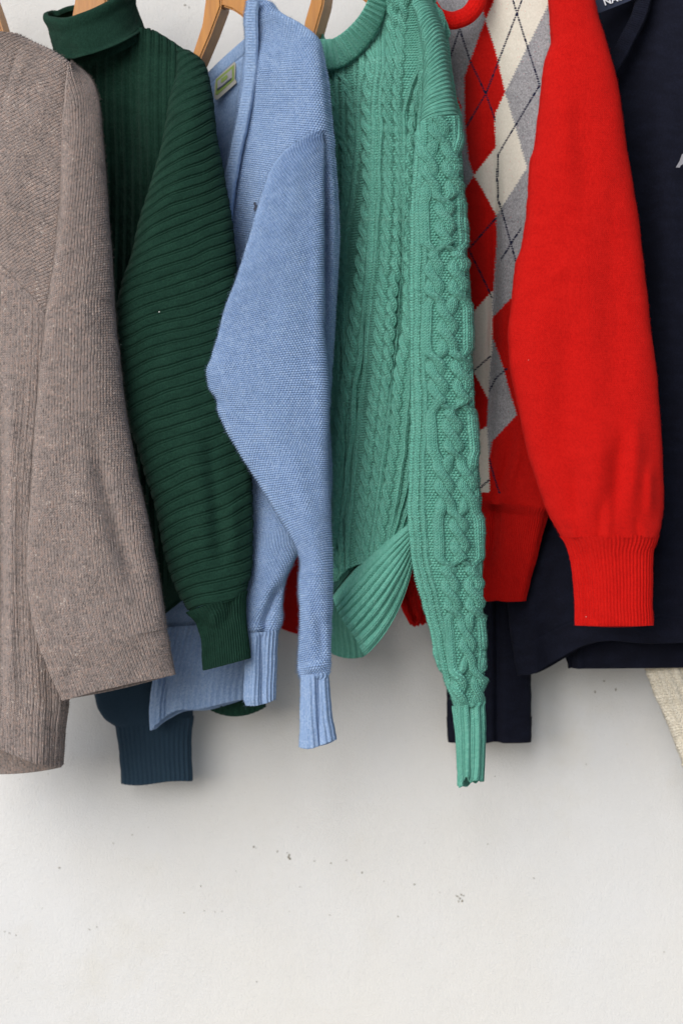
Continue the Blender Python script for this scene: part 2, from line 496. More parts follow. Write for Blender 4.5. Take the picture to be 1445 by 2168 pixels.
def st_knit(u, v, w, h, A):
    w2 = u / w + .10 * vnoise(u / .007, v / .007, 31); b = v / h + .25 * vnoise(u / .006, v / .009, 32)
    x = np.abs(np.mod(w2, 1) - .5)
    leg = (1 - (2 * x) ** 2.2) * (1 - .30 * np.exp(-(x / .13) ** 2))
    ph = b + 1.7 * x
    return A * leg * (.45 + .55 * (.5 + .5 * np.cos(2 * math.pi * ph)) ** .7)

def st_purl(u, v, w, h, A):
    w2 = u / w + .12 * vnoise(u / .007, v / .007, 33); b = v / h + .2 * vnoise(u / .006, v / .009, 34)
    row = np.floor(b)
    hx = np.abs(np.sin(math.pi * (w2 + .5 * row))) ** .8
    hy = np.abs(np.sin(math.pi * b)) ** .8
    return A * hx * hy

def strand(x, r):
    k = np.clip(1 - (x / r) ** 2, 0, None)
    return np.sqrt(k)

# ------------------------------------------------------------------ wooden hangers
def prism(name, parent, outline, d, vec, mat, bev=.0018):
    import bmesh
    bm = bmesh.new()
    # resample the outline smoothly
    o = np.array(outline, float)
    P = at(o[:, 0], o[:, 1], np.full(len(o), d) if not callable(d) else d(o[:, 0]))
    v0 = [bm.verts.new(p) for p in P]
    v1 = [bm.verts.new(p + np.array(vec)) for p in P]
    n = len(v0)
    f = bm.faces.new(v0); bm.faces.new(list(reversed(v1)))
    for i in range(n): bm.faces.new((v0[i], v1[i], v1[(i + 1) % n], v0[(i + 1) % n]))
    bmesh.ops.recalc_face_normals(bm, faces=bm.faces)
    bmesh.ops.bevel(bm, geom=[e for e in bm.edges], offset=bev, segments=2, affect='EDGES', clamp_overlap=True)
    bmesh.ops.triangulate(bm, faces=[f for f in bm.faces if len(f.verts) > 4])
    me = bpy.data.meshes.new(name); bm.to_mesh(me); bm.free()
    for p in me.polygons: p.use_smooth = False
    return link_mesh(name, me, parent, mat)

def wire(name, parent, pts, r, mat):
    cu = bpy.data.curves.new(name, 'CURVE'); cu.dimensions = '3D'; cu.bevel_depth = r; cu.bevel_resolution = 3
    sp = cu.splines.new('POLY'); sp.points.add(len(pts) - 1)
    for p, q in zip(sp.points, pts): p.co = (*at(*[np.float64(t) for t in q]), 1)
    o = bpy.data.objects.new(name, cu); C.objects.link(o)
    dg = bpy.context.evaluated_depsgraph_get()
    me = bpy.data.meshes.new_from_object(o.evaluated_get(dg))
    bpy.data.objects.remove(o); me.name = name
    for p in me.polygons: p.use_smooth = True
    return link_mesh(name, me, parent, mat)
M_steel = flat_mat('hook_steel', (.55, .55, .55), .3)
M_steel.node_tree.nodes['Principled BSDF'].inputs['Metallic'].default_value = 1

HG = 'wooden hangers the knitwear hangs on'
def hanger(apex, d, label, fronts):
    t = empty('wooden_hanger', apex[0], apex[1], d, label, 'hanger', HG)
    for nm, o, dd, vec in fronts: prism(nm, t, o, dd, vec, M_wood)
    x, y = apex
    wire('hook', t, [(x, y + 20, d - .008), (x, y - 60, d - .008), (x + 12, y - 80, d - .008), (x + 30, y - 110, d - .006), (x + 18, y - 145, d - .005), (x - 10, y - 150, d - .005), (x - 25, y - 130, d - .005)], .0016, M_steel)
    return t

hanger((480, -70), .175, 'wooden hanger with two splayed arms between green turtleneck and blue cardigan', [
    ('arm', [(437, -80), (434, 0), (427, 52), (407, 113), (398, 140), (412, 150), (424, 124), (446, 72), (468, 13), (466, -80)], .165, (.008, .024, .002)),
    ('arm', [(468, -80), (469, 12), (490, 19), (512, 34), (540, 62), (570, 90), (580, 70), (560, 30), (530, -2), (500, -30), (490, -80)], .165, (.006, .02, .002))])
hanger((700, -90), .175, 'wooden hanger arm slanting into the neck of the mint cable sweater', [
    ('arm', [(668, -100), (657, 0), (643, 48), (640, 80), (655, 95), (667, 70), (684, 10), (697, -100)], .165, (.009, .024, .002)),
    ('arm', [(698, -100), (705, -40), (760, -6), (772, 3), (800, 25), (815, 10), (775, -20), (725, -100)], .165, (.006, .02, .002))])
hanger((190, -80), .15, 'wooden hanger inside the rolled collar of the green turtleneck', [
    ('arm', [(172, -90), (158, 0), (149, 50), (140, 90), (180, 95), (235, 60), (225, 0), (222, -90)], .168, (.004, .02, .0))])
hanger((-60, -60), .14, 'wooden hanger end at the left edge above the taupe sweater', [
    ('arm', [(-70, -60), (-30, -40), (-5, 30), (9, 75), (14, 100), (-10, 110), (-26, 60), (-80, 0)], .13, (.006, .02, .0))])

# ------------------------------------------------------------------ taupe sweater
t = empty('taupe_sweater', 60, 100, .2, 'greyish taupe wool sweater hanging at the left edge with its wide sleeve in front', 'sweater')
def taupe_uv(u, v, PX, PY):
    top = PY < 618 + (PX - 60) * 1.05
    c, s = math.cos(math.radians(62)), math.sin(math.radians(62))
    warp = .004 * vnoise(PX / 60., PY / 90., 3)
    U = np.where(top, c * u + s * v * 1.0 + warp, u)
    Vv = np.where(top, -s * u + c * v, v)
    return U, Vv
def taupe_rel(u, v, PX, PY, S, T):
    seam = polydist(PX, PY, [(-80, 470), (20, 585), (62, 620), (104, 668), (150, 700)])
    top = PY < 618 + (PX - 60) * 1.05
    r = .0004 * np.exp(-((seam - 4) / 3) ** 2) - .0008 * np.exp(-(seam / 2.2) ** 2)
    rb = .0005 * (.5 + .5 * np.cos(2 * math.pi * u / .0058))
    U, Vv = taupe_uv(u, v, PX, PY)
    return r + np.where(top, 0, rb) + st_knit(U, Vv, .0031, .0023, .0021)
tube('body', t, M_taupe,
     [(-70, 40), (-70, 600), (-70, 1300), (-70, 1560)],
     [(32, 70), (62, 86), (120, 114), (150, 140), (165, 200), (178, 400), (165, 700), (140, 1200), (139, 1484), (131, 1550), (126, 1625)],
     [(60, 74), (110, 100), (170, 160), (420, 380), (800, 800), (1300, 1350), (1540, 1622)],
     .20, [(0, .235), (.25, .25), (1, .225)], [(0, .012), (.3, .03), (1, .03)],
     hfun=taupe_rel, uvfun=taupe_uv, step=1.3, cstep=1.35,
     folds=[([(24, 720), (22, 1000), (20, 1300), (22, 1590)], 9, 14), ([(3, 720), (4, 1000), (4, 1300), (2, 1590)], -12, 12),
            ([(60, 640), (50, 900), (60, 1300), (75, 1600)], 4, 25), ([(95, 1400), (108, 1500), (112, 1620)], -5, 12), ([(45, 90), (20, 160), (0, 230)], -2.0, 5), ([(62, 90), (35, 170), (10, 260)], 2, 8),
            ([(100, 200), (85, 400), (70, 620)], -4, 35), ([(30, 300), (20, 500)], 5, 40)], fuzz='taupe', q=.7)
tube('back_hem', t, M_taupe, [(-70, 1400), (-70, 1600)], [(118, 1400), (126, 1560), (128, 1622)], [(1400, 1400), (1632, 1624)],
     .14, .17, .008, hfun=lambda u, v, PX, PY, S, T: st_knit(u, v, .0029, .0021, .0011), sag=8)
tube('sleeve', t, M_taupe,
     [(146, 132), (147, 206), (143, 250), (133, 400), (123, 500), (110, 600), (100, 665), (96, 716), (86, 800), (78, 900), (71, 1030), (63, 1130), (61, 1215), (70, 1300), (80, 1348), (92, 1384)],
     [(147, 132), (170, 151), (187, 180), (196, 215), (205, 280), (215, 350), (225, 440), (235, 560), (243, 690), (250, 750), (262, 860), (272, 920), (290, 1010), (310, 1100), (330, 1200), (341, 1270), (350, 1330)],
     [(132, 132), (206, 170), (400, 360), (665, 640), (900, 880), (1130, 1100), (1300, 1260), (1384, 1330)],
     .285, [(0, .245), (.3, .27), (1, .29)], [(0, .001), (.05, .010), (.15, .022), (.5, .03), (1, .026)],
     hfun=lambda u, v, PX, PY, S, T: st_knit(u, v, .0031, .0023, .0021), step=1.25, cstep=1.25,
     folds=[([(185, 880), (230, 1080), (280, 1230), (308, 1296)], -11, 17), ([(150, 950), (190, 1120), (240, 1300)], 5, 30), ([(90, 1290), (130, 1360), (180, 1375)], -4, 14),
            ([(175, 300), (180, 600), (190, 800)], 3, 25), ([(110, 900), (95, 1150)], 4, 25)], lip=False, fuzz='taupe', seed=2, q=.75)
tube('cuff', t, M_taupe,
     [(91, 1380), (107, 1420), (134, 1482)], [(349, 1326), (357, 1370), (368, 1428)], [(1380, 1326), (1482, 1428)],
     .285, .29, [(0, .0262), (1, .018)], step=1.2, cstep=1.2, hfun=lambda u, v, PX, PY, S, T: st_knit(u, v, .0031, .0023, .0021) - .0004 * np.exp(-(v / .0012) ** 2),
     folds=[], bow=lambda S, T, F: -5 * (F > 0) * (1 - S ** 2) * T + 6 * (F < 0) * (1 - S ** 2) * T, fuzz='taupe', seed=3, q=.75)

# ------------------------------------------------------------------ green turtleneck
t = empty('green_turtleneck', 200, 60, .2, 'bottle green ribbed turtleneck with folded collar, hanging second from the left', 'sweater')
def green_body_f(u, v, PX, PY, S, T): return green_body(u, v, PX, PY, S, T) * (1 - sstep(.93, .98, T))
def green_body(u, v, PX, PY, S, T):
    p = .0088
    x = np.mod(PX / 17.5 + .15 * vnoise(PX / 300., PY / 200., 4), 1)
    return -.0022 * (np.exp(-((x - .32) / .09) ** 2) + np.exp(-((x - .62) / .09) ** 2))
tube('body', t, M_green,
     [(122, 60), (112, 115), (118, 150), (140, 220), (150, 400), (170, 800), (230, 1100), (300, 1335)],
     [(285, 40), (345, 73), (386, 101), (405, 120), (425, 300), (430, 800), (430, 1100), (420, 1300)],
     [(70, 60), (100, 80), (150, 112), (300, 280), (800, 800), (1335, 1235)],
     [(0, .13), (.3, .07), (.8, .06), (1, .12)], [(0, .18), (.25, .18), (.5, .13), (.8, .12), (1, .14)], [(0, .01), (.15, .024), (.4, .016), (1, .012)], hfun=green_body_f,
     folds=[([(230, 170), (235, 400), (240, 600)], -14, 28), ([(310, 100), (320, 300), (300, 420)], 5, 18), ([(280, 150), (275, 400)], -8, 14)], q=.6)
def green_sleeve(u, v, PX, PY, S, T):
    x = np.mod(v / .0112 + .10 * vnoise(PX / 40., PY / 60., 4) + .22 * vnoise(PX / 400., PY / 110., 9), 1)
    g1 = np.exp(-((x - .34) / .06) ** 2) + .8 * np.exp(-((x - .56) / .05) ** 2)
    return -.0015 * g1 + .0001 * np.cos(2 * math.pi * (x - .9))
tube('sleeve', t, M_green,
     [(381, 104), (375, 160), (359, 216), (349, 282), (332, 349), (312, 415), (292, 482), (276, 548), (256, 608), (246, 664), (245, 720), (255, 783), (266, 883), (289, 949), (309, 1015), (329, 1082), (342, 1148), (359, 1215), (375, 1258), (399, 1298)],
     [(395, 104), (415, 114), (432, 130), (442, 160), (452, 216), (459, 282), (466, 315), (479, 392), (490, 450), (498, 520), (505, 600), (512, 750), (524, 900), (533, 992), (536, 1098), (534, 1198), (527, 1231), (519, 1256)],
     [(104, 104), (130, 109), (186, 132), (276, 204), (548, 440), (720, 612), (949, 850), (1148, 1056), (1245, 1180), (1298, 1256)],
     [(0, .20), (.2, .235), (1, .24)], [(0, .21), (.2, .24), (1, .245)], [(0, .008), (.12, .02), (.5, .026), (1, .018)], hfun=green_sleeve, step=1.3, cstep=2,
     bow=lambda S, T, F: 6 * np.sin(S * 2.6) * (F > -2) * sstep(0, .15, T),
     folds=[([(420, 160), (400, 300), (360, 480)], 5, 22), ([(440, 900), (455, 1050), (465, 1200), (470, 1240)], -6, 14), ([(400, 900), (430, 1050), (440, 1200)], 5, 20),
            ([(300, 600), (290, 800)], 3, 24), ([(490, 1000), (495, 1200)], 4, 14)], lip=False, fuzz='green', seed=4)
tube('cuff', t, M_green,
     [(397, 1294), (418, 1318), (428, 1358), (434, 1418)], [(520, 1250), (517, 1268), (521, 1330), (526, 1392)],
     [(1294, 1250), (1318, 1278), (1418, 1393)], .24, .245, [(0, .0165), (.3, .012), (1, .011)], wide=.17,
     hfun=lambda u, v, PX, PY, S, T: .0017 * (.5 + .5 * np.cos(2 * math.pi * u / .0036)) ** .7 + .0006 * np.cos(2 * math.pi * T * 1.0), step=1.5, cstep=1,
     folds=[([(455, 1290), (452, 1330)], 3, 8), ([(485, 1270), (480, 1330)], -3, 9), ([(415, 1300), (436, 1340)], -3, 8)], fuzz='green', seed=5)
# the folded collar: a short wide ring, tilted
def ringbow(a0, a1):
    return lambda S, T, F: F * (a0 * (1 - T) + a1 * T)
tube('collar', t, M_green,
     [(110, 28), (106, 42), (105, 56), (109, 74), (117, 94)], [(284, -60), (286, 10), (290, 42), (299, 62)],
     [(30, -44), (60, 2), (94, 62)], .16, .17, [(0, .030), (.25, .034), (1, .037)], wide=.3,
     hfun=lambda u, v, PX, PY, S, T: .0004 * (.5 + .5 * np.cos(2 * math.pi * u / .0017)) + .0070 * np.exp(-((T - .10) / .15) ** 2) + .0015 * np.exp(-((T - 1) / .06) ** 2),
     bow=lambda S, T, F: np.where(F > 0, F, .35 * F) * (54 * (1 - T) + 56 * T) - 10 * S * F * T - 6 * np.exp(-((S + .8) / .25) ** 2) * (1 - T), wob=.4, lipz=.0045, toplip=True, folds=[([(135, 85), (150, 110), (160, 130)], -4, 12), ([(120, 60), (160, 90), (210, 100)], 2, 20)], fuzz='green', seed=6, q=1, step=1.2, cstep=1)
tube('neck', t, M_green,
     [(120, 40), (121, 100), (126, 135)], [(280, 0), (300, 50), (308, 72)], [(60, 0), (130, 70)], .15, .165, .027, wide=.28,
     bow=lambda S, T, F: F * 44, hfun=ribs(.0017, .0004), q=1, lip=False)
tube('cuff', t, M_green, [(452, 1440), (446, 1500)], [(560, 1440), (560, 1497)], [(1440, 1440), (1502, 1497)], .09, .09, .012, wide=.12,
     hfun=ribs(.005, .0014), sag=14)

# ------------------------------------------------------------------ dark blue sweater behind
t = empty('dark_blue_sweater', 300, 1200, .06, 'dark slate blue sweater mostly hidden behind, its ribbed cuff hanging below the taupe sleeve', 'sweater')
tube('sleeve', t, M_teal, [(190, 1050), (196, 1440), (204, 1490), (222, 1522), (248, 1540)], [(420, 1050), (418, 1400), (410, 1480), (408, 1520)],
     [(1050, 1050), (1400, 1400), (1540, 1520)], .055, .06, [(0, .02), (1, .014)], lip=False, step=2.5, cstep=2.5, q=.7, folds=[([(300, 1300), (310, 1500)], 4, 40)])
tube('cuff', t, M_teal, [(246, 1536), (253, 1580), (259, 1658)], [(409, 1516), (403, 1570), (406, 1653)], [(1536, 1516), (1658, 1653)], .055, .06, [(0, .013), (1, .010)], wide=.165,
     hfun=ribs(.0049, .0011), step=2, cstep=1.4, q=.7, bow=lambda S, T, F: -3 * np.sin(S * 3) * T)

# ------------------------------------------------------------------ light blue cardigan
t = empty('light_blue_cardigan', 600, 60, .2, 'light blue wool cardigan with woven neck label, both sleeves hanging to its front', 'cardigan')
blue_back = tube('back_panel', t, M_blue_fine,
     [(425, 175), (430, 300), (440, 500), (430, 800), (400, 1000), (360, 1200), (345, 1332)],
     [(575, 42), (620, 200), (690, 400), (700, 700), (680, 900), (600, 1200), (565, 1330)],
     [(175, 42), (300, 180), (500, 420), (900, 880), (1332, 1318)], [(0, .12), (.4, .10), (1, .10)], [(0, .15), (1, .13)], .010, step=2.2, cstep=2.2, toplip=True, q=.6,
     hfun=lambda u, v, PX, PY, S, T: -.0012 * np.exp(-((v - .0135) / .0007) ** 2) + .0006 * np.exp(-((v - .006) / .006) ** 2) - .0016 * np.exp(-((T - 1) / .006) ** 2))
tube('hem', t, M_blue_fine, [(343, 1328), (326, 1440), (321, 1500), (323, 1538)], [(566, 1314), (548, 1400), (534, 1474)], [(1328, 1314), (1538, 1474)],
     .105, .135, [(0, .0105), (1, .016)], wide=.26, hfun=ribs(.0062, .0018), step=1.8, cstep=1.4, q=.6,
     bow=lambda S, T, F: T * (F > -2) * (-14 * np.exp(-((S + .45) / .35) ** 2) + 8 * np.exp(-((S + 1) / .12) ** 2) - 6 * (1 - S ** 2)) + T * np.where(F < 0, 9 * (1 - S ** 2), 0),
     folds=[([(352, 1400), (350, 1530)], -9, 12), ([(334, 1420), (330, 1538)], 5, 9), ([(450, 1350), (440, 1480)], 5, 35)])
blue_front = tube('front_panel', t, M_blue,
     [(527, 4), (523, 40), (526, 116), (510, 232), (496, 299), (483, 365), (470, 500), (470, 900)],
     [(552, 0), (573, 6), (586, 23), (632, 50), (659, 70), (672, 86), (680, 126), (690, 183), (697, 259), (700, 282), (703, 332), (710, 432), (712, 498), (706, 631), (699, 750), (690, 900)],
     [(4, 0), (40, 14), (80, 50), (116, 90), (232, 240), (365, 400), (500, 540), (900, 900)],
     [(0, .19), (.5, .15), (1, .12)], [(0, .21), (.2, .245), (1, .215)], [(0, .006), (.2, .022), (1, .018)], step=1.3, cstep=1.3, hfun=lambda u, v, PX, PY, S, T: st_purl(u, v, .0028, .0021, .0017),
     folds=[([(660, 90), (672, 180), (680, 300)], 7, 22), ([(600, 60), (590, 200), (560, 330)], -3, 30), ([(688, 300), (690, 700)], -8, 9), ([(703, 300), (706, 600)], 3, 6)], fuzz='blue', seed=7, q=.7, toplip=True)
tube('button_band', t, M_blue_fine,
     [(526, 2), (521, 40), (523, 116), (508, 232), (494, 299), (480, 365), (462, 480)],
     [(548, 2), (545, 40), (546, 116), (531, 232), (517, 299), (503, 365), (488, 480)],
     [(2, 2), (116, 116), (365, 365), (480, 480)], [(0, .222), (1, .188)], [(0, .232), (1, .198)], .004, step=1.4, cstep=1.2,
     hfun=lambda u, v, PX, PY, S, T: .0014 * (.5 + .5 * np.cos(2 * math.pi * v / .0028)) * np.clip(1 - np.abs(S), 0, 1) + .0006 * np.exp(-((np.abs(S) - .8) / .12) ** 2), fuzz='blue', seed=8)
tube('sleeve', t, M_blue,
     [(681, 276), (648, 291), (616, 312), (579, 352), (563, 392), (546, 445), (526, 515), (506, 581), (476, 664), (464, 711), (450, 756), (440, 790), (443, 816), (460, 843), (464, 869), (483, 913), (510, 959), (543, 1012), (576, 1065), (606, 1112), (629, 1152), (639, 1172), (644, 1192), (639, 1238), (642, 1298), (638, 1378), (635, 1416), (641, 1436)],
     [(684, 276), (684, 320), (683, 400), (683, 550), (684, 700), (690, 766), (694, 866), (692, 932), (694, 1032), (697, 1165), (699, 1231), (697, 1300), (695, 1364), (696, 1405), (692, 1428)],
     [(276, 276), (312, 284), (392, 318), (515, 430), (664, 610), (790, 760), (869, 866), (1012, 1000), (1152, 1125), (1238, 1231), (1378, 1364), (1436, 1428)],
     [(0, .250), (.3, .275), (1, .275)], [(0, .250), (.3, .275), (1, .30)], [(0, .004), (.1, .014), (.45, .024), (.75, .018), (1, .010)],
     step=1.25, cstep=1.25, hfun=lambda u, v, PX, PY, S, T: .0009 * np.exp(-((T - .012) / .006) ** 2) + st_purl(u, v, .0028, .0021, .0019),
     folds=[([(668, 320), (672, 700), (680, 900), (685, 1130)], 5, 14), ([(600, 900), (640, 1050), (668, 1180), (676, 1300), (655, 1410)], 5, 16), ([(652, 1230), (655, 1340)], 3, 8),
            ([(460, 790), (540, 850), (600, 960)], 4, 30), ([(478, 850), (530, 900), (600, 1010)], -4, 22), ([(560, 500), (520, 700)], 3, 30), ([(672, 1300), (680, 1400)], -4, 8), ([(640, 1415), (690, 1405)], 4, 8)],
     lip=False, fuzz='blue', seed=9)
tube('cuff', t, M_blue_fine, [(641, 1430), (640, 1500), (638, 1580)], [(691, 1424), (699, 1519), (708, 1566)], [(1430, 1424), (1580, 1566)], .28, .30, [(0, .009), (1, .011)], wide=.085,
     hfun=ribs(.0044, .0014, .7), step=1.5, cstep=.9, folds=[([(672, 1440), (676, 1580)], -5, 5), ([(655, 1440), (655, 1580)], 3, 9)], sag=7, fuzz='blue', seed=10)
tube('sleeve', t, M_blue,
     [(560, 850), (532, 950), (541, 1082), (536, 1165), (530, 1231), (519, 1288), (515, 1321), (523, 1346)],
     [(690, 850), (700, 1000), (690, 1100), (640, 1150), (618, 1192), (602, 1230), (596, 1268), (597, 1308), (586, 1340)],
     [(850, 850), (1082, 1050), (1165, 1145), (1231, 1205), (1321, 1308), (1346, 1340)], .215, [(0, .24), (.8, .225), (1, .215)], [(0, .015), (1, .012)], step=1.25, cstep=1.25, hfun=lambda u, v, PX, PY, S, T: st_purl(u, v, .0028, .0021, .0019),
     folds=[([(605, 1190), (572, 1250), (548, 1310)], 5, 12), ([(600, 1225), (578, 1262), (560, 1310), (556, 1338)], -9, 9), ([(590, 1060), (560, 1180), (535, 1310)], 3, 20), ([(520, 1325), (550, 1330)], 4, 9)], lip=False, fuzz='blue', seed=11)
tube('cuff', t, M_blue_fine, [(523, 1340), (520, 1400), (518, 1480), (522, 1494)], [(586, 1334), (584, 1400), (581, 1478)], [(1340, 1334), (1492, 1480)], .22, .22, [(0, .010), (1, .010)], wide=.105,
     hfun=ribs(.0046, .0014, .7), step=1.5, cstep=.9, sag=4, folds=[([(552, 1350), (553, 1490)], -4, 5), ([(538, 1350), (536, 1480)], 3, 8)], fuzz='blue', seed=12)
# woven label inside the neck
M_lab = flat_mat('woven_label_cloth', (.30, .29, .26), .8)
M_labg = flat_mat('woven_label_green', (.16, .23, .05), .8)
M_labk = flat_mat('woven_label_print', (.04, .05, .08), .8)
def patch(name, parent, poly, d, dz, mat, thick=.0008):
    me = bpy.data.meshes.new(name)
    o = np.array(poly, float)
    dd = np.array([d(x) if callable(d) else d for x in o[:, 0]]) + dz
    P = at(o[:, 0], o[:, 1], dd); n = len(P)
    Q = P + np.array([0, thick, 0])
    fs = [tuple(range(n))[::-1], tuple(range(n, 2 * n))] + [(i, (i + 1) % n, n + (i + 1) % n, n + i) for i in range(n)]
    me.from_pydata(P.tolist() + Q.tolist(), [], fs)
    return link_mesh(name, me, parent, mat)
LD = lambda x: max(front_d(blue_back, 458, 190), front_d(blue_back, 495, 150)) + .002
lab = patch('neck_label', t, [(453, 205), (454, 180), (457, 166), (496, 130), (499, 134), (497, 166), (501, 174), (461, 210), (456, 210)], LD, 0, M_lab)
patch('label_border', lab, [(456, 200), (457, 168), (495, 136), (495, 168), (460, 200)], LD, .0006, M_labg, .0005)
patch('label_field', lab, [(460, 190), (460, 171), (491, 145), (491, 164)], LD, .0012, flat_mat('label_field_cloth', (.24, .235, .25), .8), .0005)
patch('label_emblem', lab, [(467, 174), (468, 166), (480, 157), (482, 162), (479, 167), (469, 175)], LD, .0018, M_labg, .0005)
patch('label_lettering', lab, [(459, 191), (459, 187), (470, 180), (480, 171), (489, 164), (489, 167), (478, 176), (470, 183)], LD, .0018, M_labk, .0005)
patch('embroidered_emblem', t, [(536, 430), (540, 427), (542, 433), (546, 436), (548, 446), (544, 449), (542, 444), (538, 446), (536, 442), (539, 437)], front_d(blue_front, 540, 436) + .001, 0, M_labk, .001)['label'] = 'small dark blue embroidered chest emblem'

# ------------------------------------------------------------------ mint cable sweater
t = empty('mint_cable_sweater', 850, 60, .2, 'mint green cable knit sweater in the middle with a long narrow cabled sleeve', 'sweater')
def path(pts):
    a = np.array(pts, float)
    return lambda y: pchip(a[:, 1], a[:, 0], y)
def assemble(items, u, PX, mm):
    """items: (offset in px, half width in px, height in m, lift). The highest strand wins."""
    best = np.zeros(PX.shape); knit = np.zeros(PX.shape); U = u.copy()
    for (x, r, A, lift) in items:
        k = strand(x, r)
        hgt = np.where(np.abs(x) < r, A * k + lift * (np.abs(x) < r) * np.minimum(1, k * 2), -1)
        m = hgt > best
        best = np.where(m, hgt, best); knit = np.where(m, 1.0, knit)
        U = np.where(m, x * mm, U)
    return best, U, knit
MMPX = 4.3e-4
def mint_sleeve(u, v, PX, PY, S, T):
    c = path([(928, 240), (930, 330), (940, 450), (944, 600), (950, 800), (962, 1000), (974, 1200), (990, 1400), (996, 1510)])(PY)
    ph = (PY - 250) / 222.
    q = .5 - .5 * np.cos(2 * math.pi * ph); q = sstep(.25, .75, q)
    psi = 2 * math.pi * PY / 84.
    sc_ = 1 - .25 * sstep(1100, 1500, PY)
    A, Rr = .0040, 12.0 * sc_
    sn, cs = np.sin(psi) * 10 * sc_, np.cos(psi)
    lf = .0022
    wd = 43 * sc_; gp = 25 * sc_
    x1 = (1 - q) * (c - wd) + q * (c - gp + sn); x2 = (1 - q) * (c + sn) + q * (c - gp - sn)
    x3 = (1 - q) * (c - sn) + q * (c + gp + sn); x4 = (1 - q) * (c + wd) + q * (c + gp - sn)
    el = path([(886, 293), (876, 377), (872, 461), (871, 700), (873, 888), (867, 1056), (875, 1161), (903, 1295), (928, 1404), (966, 1520)])(PY)
    er = path([(970, 272), (982, 502), (997, 742), (1012, 993), (1020, 1161), (1024, 1501)])(PY)
    it = [(PX - x1, Rr, A, lf * (q * cs + .1)), (PX - x2, Rr, A, lf * ((1 - q) * cs - q * cs + .1)),
          (PX - x3, Rr, A, lf * (-(1 - q) * cs + q * cs + .1)), (PX - x4, Rr, A, lf * (-q * cs + .1)),
          (PX - el - 13, 6, .0030, 0), (PX - el - 27, 5, .0022, 0), (PX - er + 9, 5.5, .0028, 0), (PX - el, 5, .0020, 0)]
    wv_ = 2.4 * vnoise(PX / 45., PY / 60., 54) + 1.2 * vnoise(PX / 18., PY / 26., 55); hv_ = .92 + .2 * vnoise(PX / 30., PY / 70., 56)
    it = [(x_ + wv_, r_, A_ * hv_, l_ * hv_) for (x_, r_, A_, l_) in it]
    h, U, k = assemble(it, u, PX, MMPX)
    h = h - .0004
    # short joggles of the yarn
    g = np.where(k > .5, st_knit(U, v, .0033, .0026, .0012), st_purl(u, v, .0033, .0026, .0017))
    return (h + g) * (1 - .75 * sstep(.955, 1, T)), U, k
tube('sleeve', t, M_mint,
     [(893, 262), (886, 293), (876, 377), (871, 461), (871, 586), (871, 720), (873, 784), (873, 888), (869, 972), (867, 1056), (871, 1161), (882, 1236), (903, 1295), (915, 1349), (928, 1404), (946, 1441), (957, 1480), (962, 1500)],
     [(968, 249), (972, 290), (976, 335), (982, 502), (995, 628), (997, 742), (1003, 867), (1012, 993), (1020, 1161), (1019, 1250), (1021, 1350), (1024, 1490)],
     [(262, 249), (300, 290), (586, 586), (888, 888), (1161, 1161), (1349, 1349), (1500, 1490)],
     [(0, .285), (1, .29)], [(0, .285), (1, .30)], [(0, .02), (.4, .026), (.8, .018), (1, .011)], step=1.25, cstep=1.15, hfun=mint_sleeve, lip=False, fuzz='mint', seed=13, q=.8,
     folds=[([(960, 1350), (975, 1480)], 3, 10), ([(880, 1100), (900, 1250)], -3, 12)], wob=2)
tube('cuff', t, M_mint_rib, [(962, 1494), (968, 1551), (974, 1640), (975, 1664)], [(1022, 1484), (1021, 1560), (1018, 1650)], [(1494, 1484), (1664, 1650)],
     .29, .30, [(0, .0108), (1, .0115)], wide=.078, hfun=ribs(.0062, .0028, .7), step=1.4, cstep=.8,
     folds=[([(996, 1500), (996, 1664)], -5, 5)], bow=lambda S, T, F: T ** 5 * (-15 * np.exp(-((S + .05) / .28) ** 2) * (F > 0) + 3 * (F < 0) + 3 * np.sin(S * 7)), fuzz='mint', seed=14)
